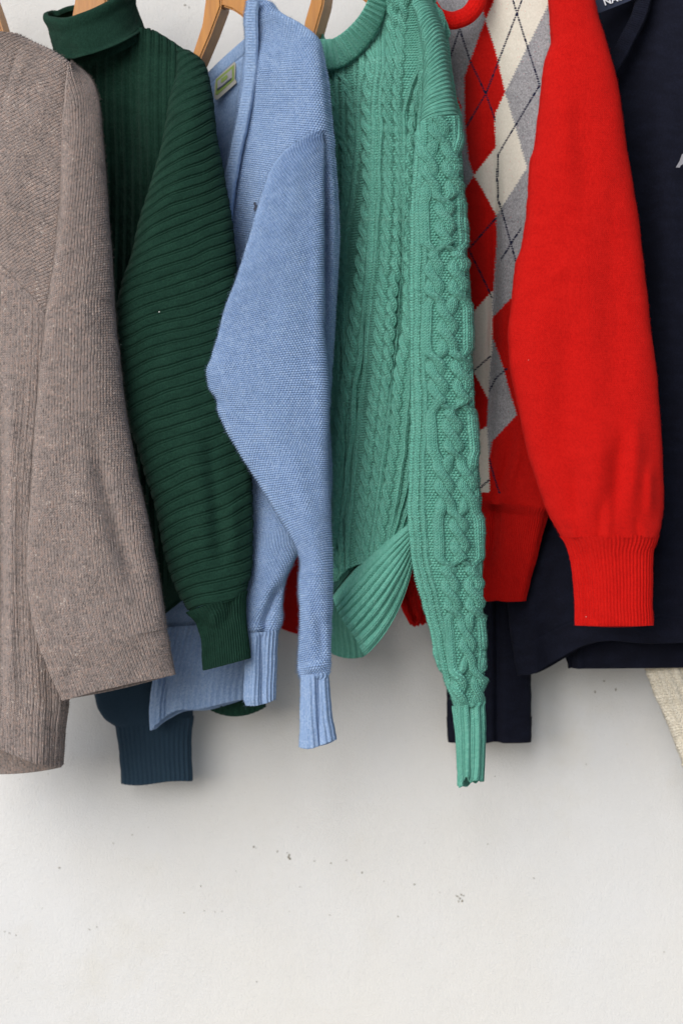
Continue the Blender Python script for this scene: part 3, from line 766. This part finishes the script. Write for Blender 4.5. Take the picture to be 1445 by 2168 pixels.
def mint_body(u, v, PX, PY, S, T):
    y = PY
    def P_(pts): return PX - path(pts)(y)
    def wav(pts, a, per, r, A, lift, ph=0):
        c = P_(pts); s_ = np.sin(2 * math.pi * y / per + ph) * a; cs = np.cos(2 * math.pi * y / per + ph)
        return [(c - s_, r, A, lift * cs), (c + s_, r, A, -lift * cs)]
    it = []
    it += wav([(688, 0), (692, 155), (710, 230), (714, 260), (730, 300), (738, 350), (735, 420), (722, 600), (712, 760), (703, 900), (697, 1000)], 4, 62, 7, .0033, .0016)
    it += wav([(705, 0), (718, 140), (740, 190), (748, 250), (748, 300), (740, 370), (733, 480), (728, 620), (712, 760), (700, 900)], 4, 58, 6.5, .0033, .0012, 1)
    it += [(P_([(772, 0), (768, 100), (765, 200), (762, 280), (752, 400), (738, 500), (727, 600), (713, 780), (700, 900)]), 7, .0033, .0004)]
    it += wav([(790, 0), (787, 110), (783, 200), (780, 300), (783, 380), (778, 450), (762, 600), (742, 750), (727, 850), (714, 950), (708, 1050)], 6, 74, 9, .0033, .0012, 2)
    it += [(P_([(806, 0), (801, 100), (798, 200), (793, 300), (791, 400), (786, 500), (777, 620), (760, 750), (750, 850), (738, 1000), (725, 1100)]), 6, .0030, .0003)]
    it += [(P_([(826, 0), (812, 100), (809, 200), (806, 300), (803, 400), (798, 500), (790, 620), (777, 750), (765, 850), (752, 1000), (737, 1150)]), 5.5, .0028, .0002)]
    it += wav([(838, 0), (828, 100), (822, 200), (824, 300), (822, 400), (818, 500), (810, 650), (800, 780), (790, 880), (780, 960), (765, 1100)], 5.5, 66, 8, .0034, .0013, .5)
    it += wav([(858, 0), (848, 100), (842, 200), (845, 280), (850, 350), (845, 430), (842, 500), (832, 640), (822, 760), (812, 880), (798, 1000), (775, 1150)], 4.5, 62, 7, .0033, .0012, 1.7)
    it += [(P_([(906, 0), (896, 110), (868, 190), (856, 250), (858, 330), (856, 460), (850, 600), (843, 700), (836, 760), (828, 850), (812, 980), (790, 1150)]), 6, .0033, .0004)]
    it += wav([(925, 60), (905, 130), (880, 220), (870, 300), (866, 400), (864, 520), (868, 640), (862, 700), (850, 780), (842, 850), (836, 930), (822, 1030), (800, 1160)], 5, 70, 7.5, .0035, .0013, .2)
    it += [(P_([(930, 100), (912, 200), (892, 280), (880, 400), (878, 560), (880, 700), (872, 760), (866, 850), (858, 940), (842, 1050), (815, 1170)]), 6, .0033, .0004)]
    it += [(P_([(890, 700), (884, 800), (876, 900), (862, 1020), (836, 1120), (810, 1200)]), 5, .0030, .0003)]
    it += [(P_([(893, 850), (880, 980), (860, 1080), (830, 1170)]), 5, .0030, .0003)]
    it += [(P_([(730, 800), (728, 900), (722, 1000), (712, 1100), (708, 1200)]), 5, .0030, .0003), (P_([(716, 900), (712, 1000), (702, 1100), (696, 1200)]), 4.5, .0030, .0003)]
    it += [(P_([(745, 0), (752, 150), (757, 260), (752, 330), (745, 420), (737, 560)]), 4, .0014, 0)]
    wv_ = 2.2 * vnoise(PX / 45., PY / 70., 51) + 1.2 * vnoise(PX / 18., PY / 30., 52)
    hv_ = 1 + .28 * vnoise(PX / 30., PY / 90., 53)
    it = [(x_ + wv_, r_ * .9, A_ * 1.15 * hv_, l_ * hv_) for (x_, r_, A_, l_) in it]
    h, U, k = assemble(it, u, PX, MMPX)
    g = np.where(k > .5, st_knit(U, v, .0033, .0026, .0016), st_purl(u, v, .0033, .0026, .0017))
    return h + g - .0004, U, k
tube('body', t, M_mint,
     [(816, -60), (812, 0), (803, 33), (782, 73), (752, 108), (722, 132), (695, 155), (681, 195), (681, 300), (690, 600), (690, 900), (692, 1100), (700, 1204)],
     [(880, -60), (905, -10), (918, 22), (932, 55), (940, 92), (950, 159), (957, 201), (968, 247), (960, 400), (930, 700), (905, 900), (890, 1050), (868, 1190)],
     [(-60, -60), (33, 15), (108, 80), (195, 180), (300, 290), (900, 880), (1100, 1080), (1204, 1185)],
     [(0, .21), (.15, .11), (.5, .08), (1, .13)], [(0, .25), (1, .22)], [(0, .015), (.2, .024), (1, .022)], step=1.5, cstep=1.3, hfun=mint_body, fuzz='mint', seed=15, q=.6, lip=True, bow=lambda S, T, F: sstep(.85, 1, T) * 30 * np.exp(-((S + .55) / .3) ** 2),
     folds=[([(745, 150), (735, 400), (705, 700)], -20, 26), ([(805, 80), (795, 400), (785, 600), (770, 800)], 14, 18), ([(784, 560), (770, 800), (735, 1080)], -12, 10), ([(838, 150), (828, 500), (812, 800), (790, 1050)], 9, 20), ([(858, 420), (846, 700), (822, 900)], -9, 12),
            ([(888, 180), (882, 400), (872, 700)], -16, 12), ([(925, 60), (935, 150), (945, 240)], 6, 16), ([(735, 850), (728, 1000), (715, 1200)], -6, 5), ([(862, 900), (840, 1100)], 5, 20), ([(722, 880), (712, 1000), (706, 1200)], 4, 8)], wob=1)
tube('shoulder', t, M_mint_rib,
     [(884, -60), (893, 40), (903, 120), (900, 180), (893, 240), (890, 266)], [(884, -62), (904, 0), (918, 22), (932, 55), (941, 92), (951, 159), (958, 201), (969, 246)],
     [(-60, -62), (40, 10), (120, 60), (180, 130), (240, 210), (266, 246)], .265, .275, [(0, .004), (.4, .016), (1, .019)],
     hfun=lambda u, v, PX, PY, S, T: .0010 * (.5 + .5 * np.cos(2 * math.pi * v / .0038)) + .0018 * np.exp(-((S + .1) / .3) ** 2) * (.5 + .5 * np.cos(2 * math.pi * v / .018)), step=1.3, cstep=1.2, fuzz='mint', seed=16,
     uvfun=lambda u, v, PX, PY: (v, u), folds=[])
def fan_hem():
    """the hem is kicked forward: its ribs fan from the folded right side to the lower left"""
    n, m = 150, 210
    tt = np.linspace(0, 1, n)[:, None]; ss = np.linspace(0, 1, m)[None, :]
    top = np.array([(862, 1108), (866, 1125), (870, 1145), (872, 1165), (874, 1192)], float)
    bot = np.array([(703, 1262), (712, 1290), (728, 1318), (750, 1350), (771, 1390)], float)
    k = np.linspace(0, 1, 5)
    tx, ty = pchip(k, top[:, 0], ss[0]), pchip(k, top[:, 1], ss[0])
    bx, by = pchip(k, bot[:, 0], ss[0]), pchip(k, bot[:, 1], ss[0])
    PX = tx * (1 - tt) + bx * tt; PY = ty * (1 - tt) + by * tt
    cur = 4 * tt * (1 - tt)
    PX = PX + cur * (-6 + 20 * ss); PY = PY + cur * (-8 + 22 * ss)
    D = .252 - .045 * np.exp(-ss / .05) - .02 * tt + .012 * np.sin(math.pi * ss) - .014 * (1 - ss) * tt + .0
    Pf = at(PX, PY, D)
    x = ss * 9.2 + .18 * vnoise(ss * 5 + 0 * tt, tt * 3 + 0 * ss, 41)
    rel = .0036 * (.5 + .5 * np.cos(2 * math.pi * (x - .5))) ** .8 * (.5 + .5 * tt) * (1 + .3 * vnoise(ss * 9 + 0 * tt, tt * 6 + 0 * ss, 42))
    rel = rel + .005 * vnoise(ss * 3 + 0 * tt, tt * 2.5 + 0 * ss, 43) - .006 * sstep(.93, 1, tt) + st_knit(x * .0062, tt * .085 + 0 * ss, .0031, .0024, .0007)
    Pf[..., 1] -= rel
    # back layer, closing the tube
    Pb = at(PX * 1 + 0, PY - 3, D - .010)
    mb = 24
    ib = np.linspace(m - 1, 0, mb).astype(int)[1:]
    P = np.concatenate([Pf, Pb[:, ib]], 1); P = np.concatenate([P, P[:, :1]], 1)
    x = np.broadcast_to(x, PX.shape)
    U = np.concatenate([x * .0062, (x * .0062)[:, ib]], 1); U = np.concatenate([U, U[:, :1]], 1)
    V_ = np.broadcast_to(tt * .085, U.shape)
    grid_mesh('hem', P, U, V_, t, M_mint_rib)
fan_hem()
tube('hem', t, M_mint_rib, [(690, 1150), (696, 1250), (694, 1368)], [(830, 1150), (800, 1240), (756, 1300), (768, 1386)], [(1150, 1150), (1250, 1240), (1376, 1390)], .075, .09, .006, wide=.09, hfun=ribs(.0062, .0022), sag=8, seed=3)
def neckband():
    n, m = 260, 40
    a = np.array([(655, 118, .15), (682, 116, .165), (708, 113, .18), (732, 100, .195), (757, 77, .205), (780, 47, .215), (797, 10, .22), (808, -40, .22)], float)
    k = np.concatenate([[0], np.cumsum(np.hypot(np.diff(a[:, 0]), np.diff(a[:, 1])))]); k /= k[-1]
    tt = np.linspace(0, 1, n)
    cx, cy, cd = pchip(k, a[:, 0], tt), pchip(k, a[:, 1], tt), pchip(k, a[:, 2], tt)
    tx, ty = np.gradient(cx), np.gradient(cy); l = np.hypot(tx, ty); nx, ny = -ty / l, tx / l
    hw = 33 - 15 * tt
    an = np.linspace(0, 2 * math.pi, m)
    s, f = -np.cos(an), np.sin(an)
    PX = cx[:, None] + nx[:, None] * s[None] * hw[:, None]; PY = cy[:, None] + ny[:, None] * s[None] * hw[:, None]
    sl = np.cumsum(np.concatenate([[0], np.hypot(np.diff(cx), np.diff(cy))])) * MMPX
    rel = .0032 * (.5 + .5 * np.cos(2 * math.pi * sl / .0050)) ** .6
    P = at(PX, PY, cd[:, None] + 0 * PX)
    P[..., 1] -= np.sign(f)[None] * np.abs(f)[None] ** .5 * (.003 + rel[:, None]) - .004 * s[None]
    grid_mesh('neckband', P, sl[:, None] + 0 * PX, np.broadcast_to(s * .01, PX.shape), t, M_mint_rib)
    # the far side of the neck opening
neckband()
tube('back_neck', t, M_mint_rib, [(640, 60), (645, 90), (650, 160)], [(683, 72), (690, 90), (700, 160)], [(60, 72), (160, 160)], .12, .14, .004, toplip=True, hfun=ribs(.0047, .001))

# ------------------------------------------------------------------ red argyle sweater
t = empty('red_argyle_sweater', 1100, 60, .2, 'bright red sweater with red, cream and grey argyle front and plain red sleeve', 'sweater')
z3 = lambda L_: [(840 + x / 2.388, y / 2.388) for x, y in L_]
z6 = lambda L_: [(840 + x / 2.388, 700 + y / 2.388) for x, y in L_]
POLY = [(0, z3([(-100, 420), (265, 430), (328, 530), (310, 605), (290, 640), (-100, 900)])),
        (0, z3([(445, 100), (500, 260), (545, 465), (500, 565), (493, 620), (500, 740), (387, 888), (362, 800), (345, 600), (342, 380), (400, 220)])),
        (0, z3([(387, 888), (502, 1080), (505, 1220), (490, 1465), (380, 1582), (200, 1700), (200, 1000), (330, 975)])),
        (0, z3([(430, 38), (425, -200), (500, -200), (490, 0), (447, 98)])),
        (1, z3([(490, 0), (500, -300), (900, -300), (775, 0), (545, 465), (500, 260), (447, 98)])),
        (1, z3([(545, 465), (600, 650), (655, 850), (505, 1085), (502, 1078), (387, 888), (500, 740), (493, 620), (500, 565)])),
        (1, z3([(485, 1465), (380, 1582), (340, 1600), (340, 1800), (482, 1800)])),
        (1, z6([(340, 0), (483, 0), (476, 120), (462, 345), (390, 215), (340, 200)])),
        (0, z6([(340, 120), (390, 215), (462, 345), (455, 480), (405, 512), (300, 560)])),
        (1, z6([(405, 512), (456, 485), (466, 660), (467, 818), (300, 818), (300, 560)])),
        (0, z6([(483, 20), (484, -70), (590, -180), (800, -180), (800, 430), (605, 428), (545, 225)])),
        (0, z6([(605, 425), (480, 560), (464, 660), (468, 818), (300, 818), (300, 2000), (900, 2000), (900, 425)]))]
LINES = [z3([(560, -80), (585, 0), (720, 430), (510, 780), (507, 900), (512, 1010), (600, 1320)]), z3([(670, -90), (630, 0), (450, 470), (355, 630)]), z3([(318, 150), (370, 310), (450, 480), (495, 600)]), z3([(312, 155), (255, 330)]),
         z3([(500, 1100), (362, 1260), (480, 1500)]), z3([(625, 1155), (525, 1310)]), z6([(385, 205), (472, 128)]), z6([(555, 190), (500, 240), (470, 300)]), z6([(420, 795), (466, 755)]), z6([(468, 650), (490, 740), (522, 832)])]
def argyle(cx, cy):
    m = np.full(cx.shape, 2)
    jx = cx + 1.3 * np.sign(np.sin(cy * 2 * math.pi / 5.5)); jy = cy
    for c, p in POLY: m = np.where(inpoly(jx, jy, p), c, m)
    for ln in LINES:
        dist = polydist(cx, cy, ln)
        on = (dist < 2.1) & (np.mod(cy, 5.0) < 3.7)
        m = np.where(on, 3, m)
    m = np.where(cy > 1045, 0, m)
    return m
tube('body', t, [M_red, M_cream, M_grey, M_navyline],
     [(905, -60), (900, 100), (880, 500), (890, 900), (930, 1050)],
     [(1200, -60), (1240, 100), (1260, 500), (1260, 800), (1200, 980), (1157, 1080)],
     [(-60, -60), (500, 500), (900, 900), (1050, 1080)],
     [(0, .14), (.3, .07), (1, .08)], [(0, .24), (.7, .21), (1, .17)], [(0, .012), (.2, .022), (1, .018)], step=1.5, cstep=1.3, colfun=argyle, fuzz='red', seed=17, q=.6, lip=False,
     folds=[([(1042, 250), (1048, 400), (1048, 600), (1040, 800), (1034, 1050)], -10, 9), ([(1062, 250), (1066, 500), (1062, 800), (1050, 1000)], 5, 12), ([(984, 100), (982, 250), (990, 380)], -9, 10),
            ([(1010, 100), (1015, 300), (1020, 500)], 6, 14), ([(1120, 100), (1100, 500)], 4, 24), ([(1060, 1060), (1090, 980), (1105, 900)], 4, 10), ([(1045, 1080), (1078, 960), (1085, 900)], -5, 8)])
tube('hem', t, M_red, [(925, 1040), (1015, 1080), (1018, 1200), (1016, 1274)], [(1158, 1076), (1150, 1100), (1129, 1182), (1108, 1270)], [(1040, 1076), (1100, 1110), (1274, 1272)],
     [(0, .085), (1, .11)], [(0, .17), (1, .15)], [(0, .0195), (1, .013)], wide=.30, hfun=ribs(.0034, .0010), step=1.6, cstep=1.2, fuzz='red', seed=18, q=.6,
     folds=[([(1050, 1060), (1045, 1150), (1030, 1220)], -8, 8), ([(1080, 1090), (1065, 1200)], 4, 12)], bow=lambda S, T, F: -4 * T * np.exp(-((S + .1) / .4) ** 2))
tube('hem', t, M_red, [(872, 1180), (850, 1240), (845, 1268), (852, 1290), (862, 1310), (869, 1325)], [(930, 1180), (925, 1240), (918, 1312)], [(1180, 1180), (1325, 1312)], .09, .10, .008, wide=.09,
     hfun=lambda u, v, PX, PY, S, T: .0008 * np.cos(2 * math.pi * u / .0034), folds=[([(862, 1200), (860, 1260), (878, 1310)], -9, 6), ([(880, 1200), (882, 1310)], 5, 8), ([(898, 1200), (897, 1310)], -7, 6)],
     bow=lambda S, T, F: 5 * T * np.sin(S * 9), wob=2.5)
tube('sleeve', t, M_red, [(600, 1000), (592, 1150), (590, 1326)], [(702, 1000), (700, 1150), (698, 1352)], [(1000, 1000), (1328, 1352)], .05, .05, .011, hfun=ribs(.0034, .0006), step=2.4, cstep=2, sag=4)
tube('sleeve', t, M_red,
     [(1161, -60), (1160, 0), (1165, 84), (1150, 138), (1139, 230), (1129, 314), (1120, 343), (1118, 377), (1114, 440), (1102, 523), (1089, 565), (1083, 628), (1074, 712), (1077, 763), (1087, 826), (1100, 880), (1112, 943), (1133, 1014), (1154, 1077), (1188, 1138)],
     [(1240, -60), (1259, 0), (1264, 25), (1284, 92), (1309, 188), (1326, 314), (1347, 440), (1368, 607), (1378, 712), (1386, 760), (1395, 867), (1401, 951), (1404, 1056), (1398, 1118), (1392, 1138)],
     [(-60, -60), (200, 190), (628, 640), (943, 951), (1138, 1138)],
     [(0, .255), (1, .27)], [(0, .26), (1, .29)], [(0, .018), (.3, .028), (.8, .034), (1, .026)],
     folds=[([(1180, 100), (1190, 300), (1180, 520)], 7, 24), ([(1215, 200), (1232, 330), (1255, 460)], -4, 26), ([(1205, 260), (1215, 420), (1225, 520)], 3, 20), ([(1270, 350), (1300, 700), (1310, 950)], -8, 34), ([(1150, 560), (1135, 760), (1150, 950)], 6, 30),
            ([(1210, 600), (1195, 900), (1205, 1050)], -6, 30), ([(1345, 850), (1338, 1010), (1324, 1106)], 8, 18), ([(1318, 900), (1308, 1040), (1298, 1108)], -9, 17), ([(1265, 900), (1262, 1000), (1244, 1106)], 7, 20), ([(1210, 980), (1230, 1108)], -7, 15),
            ([(1272, 1060), (1268, 1135)], -2.5, 9), ([(1290, 1050), (1284, 1135)], 2.5, 9), ([(1140, 600), (1200, 560), (1270, 575)], 3, 14), ([(1375, 980), (1374, 1100)], 5, 10), ([(1200, 1090), (1215, 1140)], 2.5, 9), ([(1345, 1090), (1350, 1138)], -2.5, 8)], lip=False, fuzz='red', seed=19, q=.8)
tube('cuff', t, M_red, [(1186, 1134), (1199, 1155), (1207, 1185), (1214, 1223), (1217, 1270), (1218, 1324)], [(1394, 1132), (1388, 1150), (1381, 1168), (1380, 1223), (1379, 1270), (1381, 1324)], [(1134, 1132), (1324, 1324)],
     .27, .29, [(0, .0265), (.25, .019), (1, .016)], wide=.205, hfun=ribs(.0036, .0008, .8), step=1.5, cstep=1.0,
     folds=[([(1240, 1180), (1245, 1320)], -4, 12), ([(1280, 1150), (1290, 1320)], 2, 20)], bow=lambda S, T, F: T * np.where(F < 0, 5 * (1 - S ** 2), -1), fuzz='red', seed=20, q=.8)
def collar_ring():
    n, m = 120, 48
    a = np.array([(888, -40, .20), (900, 10, .205), (925, 34, .21), (955, 43, .215), (985, 34, .22), (1008, 8, .22), (1022, -40, .215)], float)
    k = np.concatenate([[0], np.cumsum(np.hypot(np.diff(a[:, 0]), np.diff(a[:, 1])))]); k /= k[-1]
    tt = np.linspace(0, 1, n)
    cx, cy, cd = pchip(k, a[:, 0], tt), pchip(k, a[:, 1], tt), pchip(k, a[:, 2], tt)
    tx, ty = np.gradient(cx), np.gradient(cy); l = np.hypot(tx, ty); nx, ny = -ty / l, tx / l
    an = np.linspace(0, 2 * math.pi, m); s, f = -np.cos(an), np.sin(an)
    hw = 19
    P = at(cx[:, None] + nx[:, None] * s[None] * hw, cy[:, None] + ny[:, None] * s[None] * hw, cd[:, None] + 0 * s[None])
    P[..., 1] -= f[None] * .007
    grid_mesh('neckband', P, np.broadcast_to(tt[:, None] * .09, P.shape[:2]), np.broadcast_to(an * .004, P.shape[:2]), t, M_red)
collar_ring()
tube('back_neck', t, M_red, [(880, -60), (885, 60)], [(1040, -60), (1030, 60)], [(-60, -60), (60, 60)], .14, .16, .004, step=2.5, cstep=2.5)

# ------------------------------------------------------------------ navy sweater
t = empty('navy_sweater', 1400, 60, .2, 'dark navy V-neck sweater with a lettered neck label, hanging at the right edge', 'sweater')
tube('back_panel', t, M_navy, [(1180, -60), (1190, 600), (1190, 1300), (1196, 1390), (1206, 1414)], [(1560, -60), (1580, 600), (1560, 1410)], [(-60, -60), (1414, 1410)],
     .10, .14, .012, step=3, cstep=2.5, q=.6, folds=[([(1206, 1300), (1208, 1414)], -8, 9), ([(1222, 1330), (1224, 1414)], 5, 9)], hfun=lambda u, v, PX, PY, S, T: -.0006 * np.exp(-((PY - 1352) / 2) ** 2))
def navy_bow(S, T, F):
    X = S
    prof = -6 * np.exp(-((S + .96) / .06) ** 2) + 0
    return T ** 3 * (-58 * (1 - np.exp(-((S + 1) / .42) ** 2)) - 14 * np.exp(-((S + .25) / .3) ** 2) + prof)
tube('front_panel', t, M_navy, [(1230, -60), (1180, 300), (1150, 800), (1120, 1100), (1078, 1200), (1075, 1275), (1089, 1400), (1096, 1434)], [(1560, -60), (1600, 600), (1580, 1420)], [(-60, -60), (600, 600), (1200, 1200), (1434, 1410)],
     [(0, .12), (1, .10)], [(0, .24), (1, .23)], [(0, .012), (.3, .018), (1, .014)], step=2, cstep=2, q=.6, bow=navy_bow,
     hfun=lambda u, v, PX, PY, S, T: -.0008 * np.exp(-((T - .955) / .0015) ** 2) + 0 * u,
     folds=[([(1120, 1280), (1130, 1420)], 5, 14), ([(1155, 1300), (1165, 1420)], -7, 14), ([(1400, 100), (1420, 900)], 14, 34), ([(1350, 300), (1372, 700)], -7, 22), ([(1390, 900), (1400, 1300)], 10, 22), ([(1180, 1180), (1200, 1330)], 7, 22), ([(1440, 1000), (1440, 1400)], -5, 25), ([(1290, 1350), (1240, 1370)], 4, 20)], seed=22)
tube('neckband', t, M_navy, [(1352, -60), (1340, 20), (1312, 80), (1288, 130), (1278, 150)], [(1386, -60), (1374, 20), (1342, 90), (1312, 145), (1296, 170)], [(-60, -60), (150, 170)], .205, .215, .004, step=1.4, cstep=1.2,
     hfun=lambda u, v, PX, PY, S, T: .0006 * np.cos(2 * math.pi * v / .0022) + .0006 * np.exp(-((np.abs(S) - .85) / .1) ** 2))
tube('sleeve', t, M_navy, [(985, 1180), (950, 1300), (944, 1440), (946, 1519)], [(1135, 1180), (1126, 1300), (1124, 1430), (1124, 1519)], [(1180, 1180), (1519, 1519)], .05, .06, .014, step=2.5, cstep=2, lip=False, q=.6,
     folds=[([(1053, 1200), (1054, 1519)], -8, 7)])
tube('cuff', t, M_navy, [(945, 1518), (946, 1545), (948, 1570)], [(1126, 1518), (1125, 1545), (1124, 1570)], [(1518, 1518), (1570, 1570)], .05, .06, .0155, step=2, cstep=2, q=.6,
     folds=[([(1053, 1518), (1054, 1572)], -8, 7)], bow=lambda S, T, F: -3 * T * np.exp(-((S - .1) / .15) ** 2))
M_navlab = flat_mat('label_navy_satin', (.010, .017, .045), .8)
M_white = flat_mat('label_white_thread', (.75, .76, .80), .7)
nl = patch('neck_label', t, [(1235, -50), (1256, 25), (1264, 26), (1270, 26), (1330, 2), (1420, -42), (1400, -130)], lambda x: .211 + (x - 1260) * .00004, 0, M_navlab, .001)
def letters(txt, size, px, py, d, rot, parent, mat):
    cu = bpy.data.curves.new('text', 'FONT'); cu.body = txt; cu.size = size; cu.extrude = .00025; cu.offset = .00022
    o = bpy.data.objects.new('text', cu); C.objects.link(o)
    p = at(np.float64(px), np.float64(py), np.float64(d))
    dg = bpy.context.evaluated_depsgraph_get(); me = bpy.data.meshes.new_from_object(o.evaluated_get(dg)); bpy.data.objects.remove(o)
    from mathutils import Matrix
    me.transform(Matrix.Translation(Vector(p)) @ Matrix.Rotation(-rot, 4, 'Y') @ Matrix.Rotation(math.pi / 2, 4, 'X'))
    me.name = 'label_lettering'
    return link_mesh('label_lettering', me, parent, mat)
letters('NAUTICA', .0098, 1279, 11, .2145, math.radians(19), nl, M_white)
patch('chest_emblem', t, [(1430, 354), (1438, 340), (1443, 326), (1450, 322), (1470, 330), (1470, 350), (1452, 350), (1446, 352), (1446, 346), (1440, 350), (1438, 354)], lambda x: .2485, .0, flat_mat('grey_embroidery', (.22, .22, .25), .8), .001)['label'] = 'small grey embroidered sail at the frame edge'

# ------------------------------------------------------------------ cream sweater at the right edge
t = empty('cream_sweater', 1470, 1300, .1, 'cream chunky ribbed sleeve end hanging below the navy hem at the right edge', 'sweater')
tube('sleeve', t, M_ecru, [(1350, 1300), (1372, 1405), (1387, 1461), (1412, 1520), (1438, 1590), (1452, 1625)], [(1490, 1300), (1500, 1450), (1510, 1600)], [(1300, 1300), (1625, 1600)],
     .09, .10, .024, step=1.4, cstep=1.2, hfun=lambda u, v, PX, PY, S, T: .0030 * (.5 + .5 * np.cos(2 * math.pi * (PX - .42 * (PY - 1400)) / 19. + .8 * vnoise(PX / 20., PY / 30., 61))) + st_purl(u, v, .0034, .0028, .0022), fuzz='ecru', wob=4, seed=25)

# ------------------------------------------------------------------ loose fibres standing off the wool
def fibres(key, parent, mat, count, ln, seed):
    r = np.random.default_rng(seed)
    Pa, Na = [], []
    for P, N, F in FUZZ.get(key, []):
        m = F.reshape(-1) > -.25
        Pa.append(P.reshape(-1, 3)[m]); Na.append(N.reshape(-1, 3)[m])
    Pa = np.concatenate(Pa); Na = np.concatenate(Na)
    w = np.where(np.abs(Na[:, 1]) < .40, 1.0, .07); w /= w.sum()
    i = r.choice(len(Pa), count, p=w)
    p, n = Pa[i], Na[i]
    k = r.normal(0, 1, (count, 3)); k -= (k * n).sum(1, keepdims=True) * n; k /= np.linalg.norm(k, axis=1, keepdims=True) + 1e-9
    L = ln * r.uniform(.4, 1.3, (count, 1)); lift = r.uniform(.15, .8, (count, 1))
    c = [p - n * .0004, p + n * L * lift * .6 + k * L * .4, p + n * L * lift * .8 + k * L * .9]
    side = np.cross(n, k); side = side + r.normal(0, .4, side.shape); side /= np.linalg.norm(side, axis=1, keepdims=True) + 1e-9
    hw = .00008
    V = np.stack([c[0] - side * hw, c[0] + side * hw, c[1] - side * hw, c[1] + side * hw, c[2]], 1).reshape(-1, 3)
    b = (np.arange(count) * 5)[:, None]
    tri = np.concatenate([b + np.array([[0, 1, 3]]), b + np.array([[0, 3, 2]]), b + np.array([[2, 3, 4]])], 0)
    me = bpy.data.meshes.new('loose_fibres')
    me.vertices.add(len(V)); me.vertices.foreach_set('co', V.reshape(-1).astype(np.float32))
    me.loops.add(len(tri) * 3); me.loops.foreach_set('vertex_index', tri.reshape(-1).astype(np.int32))
    me.polygons.add(len(tri)); me.polygons.foreach_set('loop_start', np.arange(0, len(tri) * 3, 3, dtype=np.int32))
    me.uv_layers.new(name='UVMap')
    me.update()
    link_mesh('loose_fibres', me, parent, mat, 'stuff')
OB = bpy.data.objects
for key, nm, mat, cnt, ln in (('taupe', 'taupe_sweater', M_taupe, 20000, .0040), ('green', 'green_turtleneck', M_green, 7000, .0016), ('blue', 'light_blue_cardigan', M_blue, 22000, .0042),
                              ('mint', 'mint_cable_sweater', M_mint_rib, 15000, .0026), ('red', 'red_argyle_sweater', M_red, 16000, .0022), ('ecru', 'cream_sweater', M_ecru, 2500, .0035)):
    fibres(key, OB[nm], mat, cnt, ln, len(nm))

# specks of lint caught on the knitting
def lint(nm, spots):
    t = OB[nm]; gs = [o for o in t.children if o.name in GRID]
    vs_, fs = [], []
    for x, y, r in spots:
        d = max(front_d(o, x, y) for o in gs if o.name.split('.')[0] in ('sleeve', 'cuff', 'body', 'front_panel')) * DS + .0006
        rr = (DCAM - d) * K
        c = np.array([(x - W / 2) * rr, -d, ZC - (y - H / 2) * rr]); b = len(vs_)
        for j in range(6): vs_.append(tuple(c + r * rr * np.array([math.cos(j * 1.05) * rng.uniform(.6, 1.3), -.2, math.sin(j * 1.05) * rng.uniform(.4, 1)])))
        vs_.append(tuple(c + np.array([0, -.0006, 0])))
        for j in range(6): fs.append((b + 6, b + j, b + (j + 1) % 6))
    me = bpy.data.meshes.new('lint'); me.from_pydata(vs_, [], fs)
    link_mesh('lint', me, t, flat_mat('lint_white', (.72, .72, .70), .9), 'stuff')
lint('green_turtleneck', [(337, 660, 1.5), (256, 729, 1.0)])
lint('red_argyle_sweater', [(1240, 1306, 1.1), (1118, 762, 1.0)])
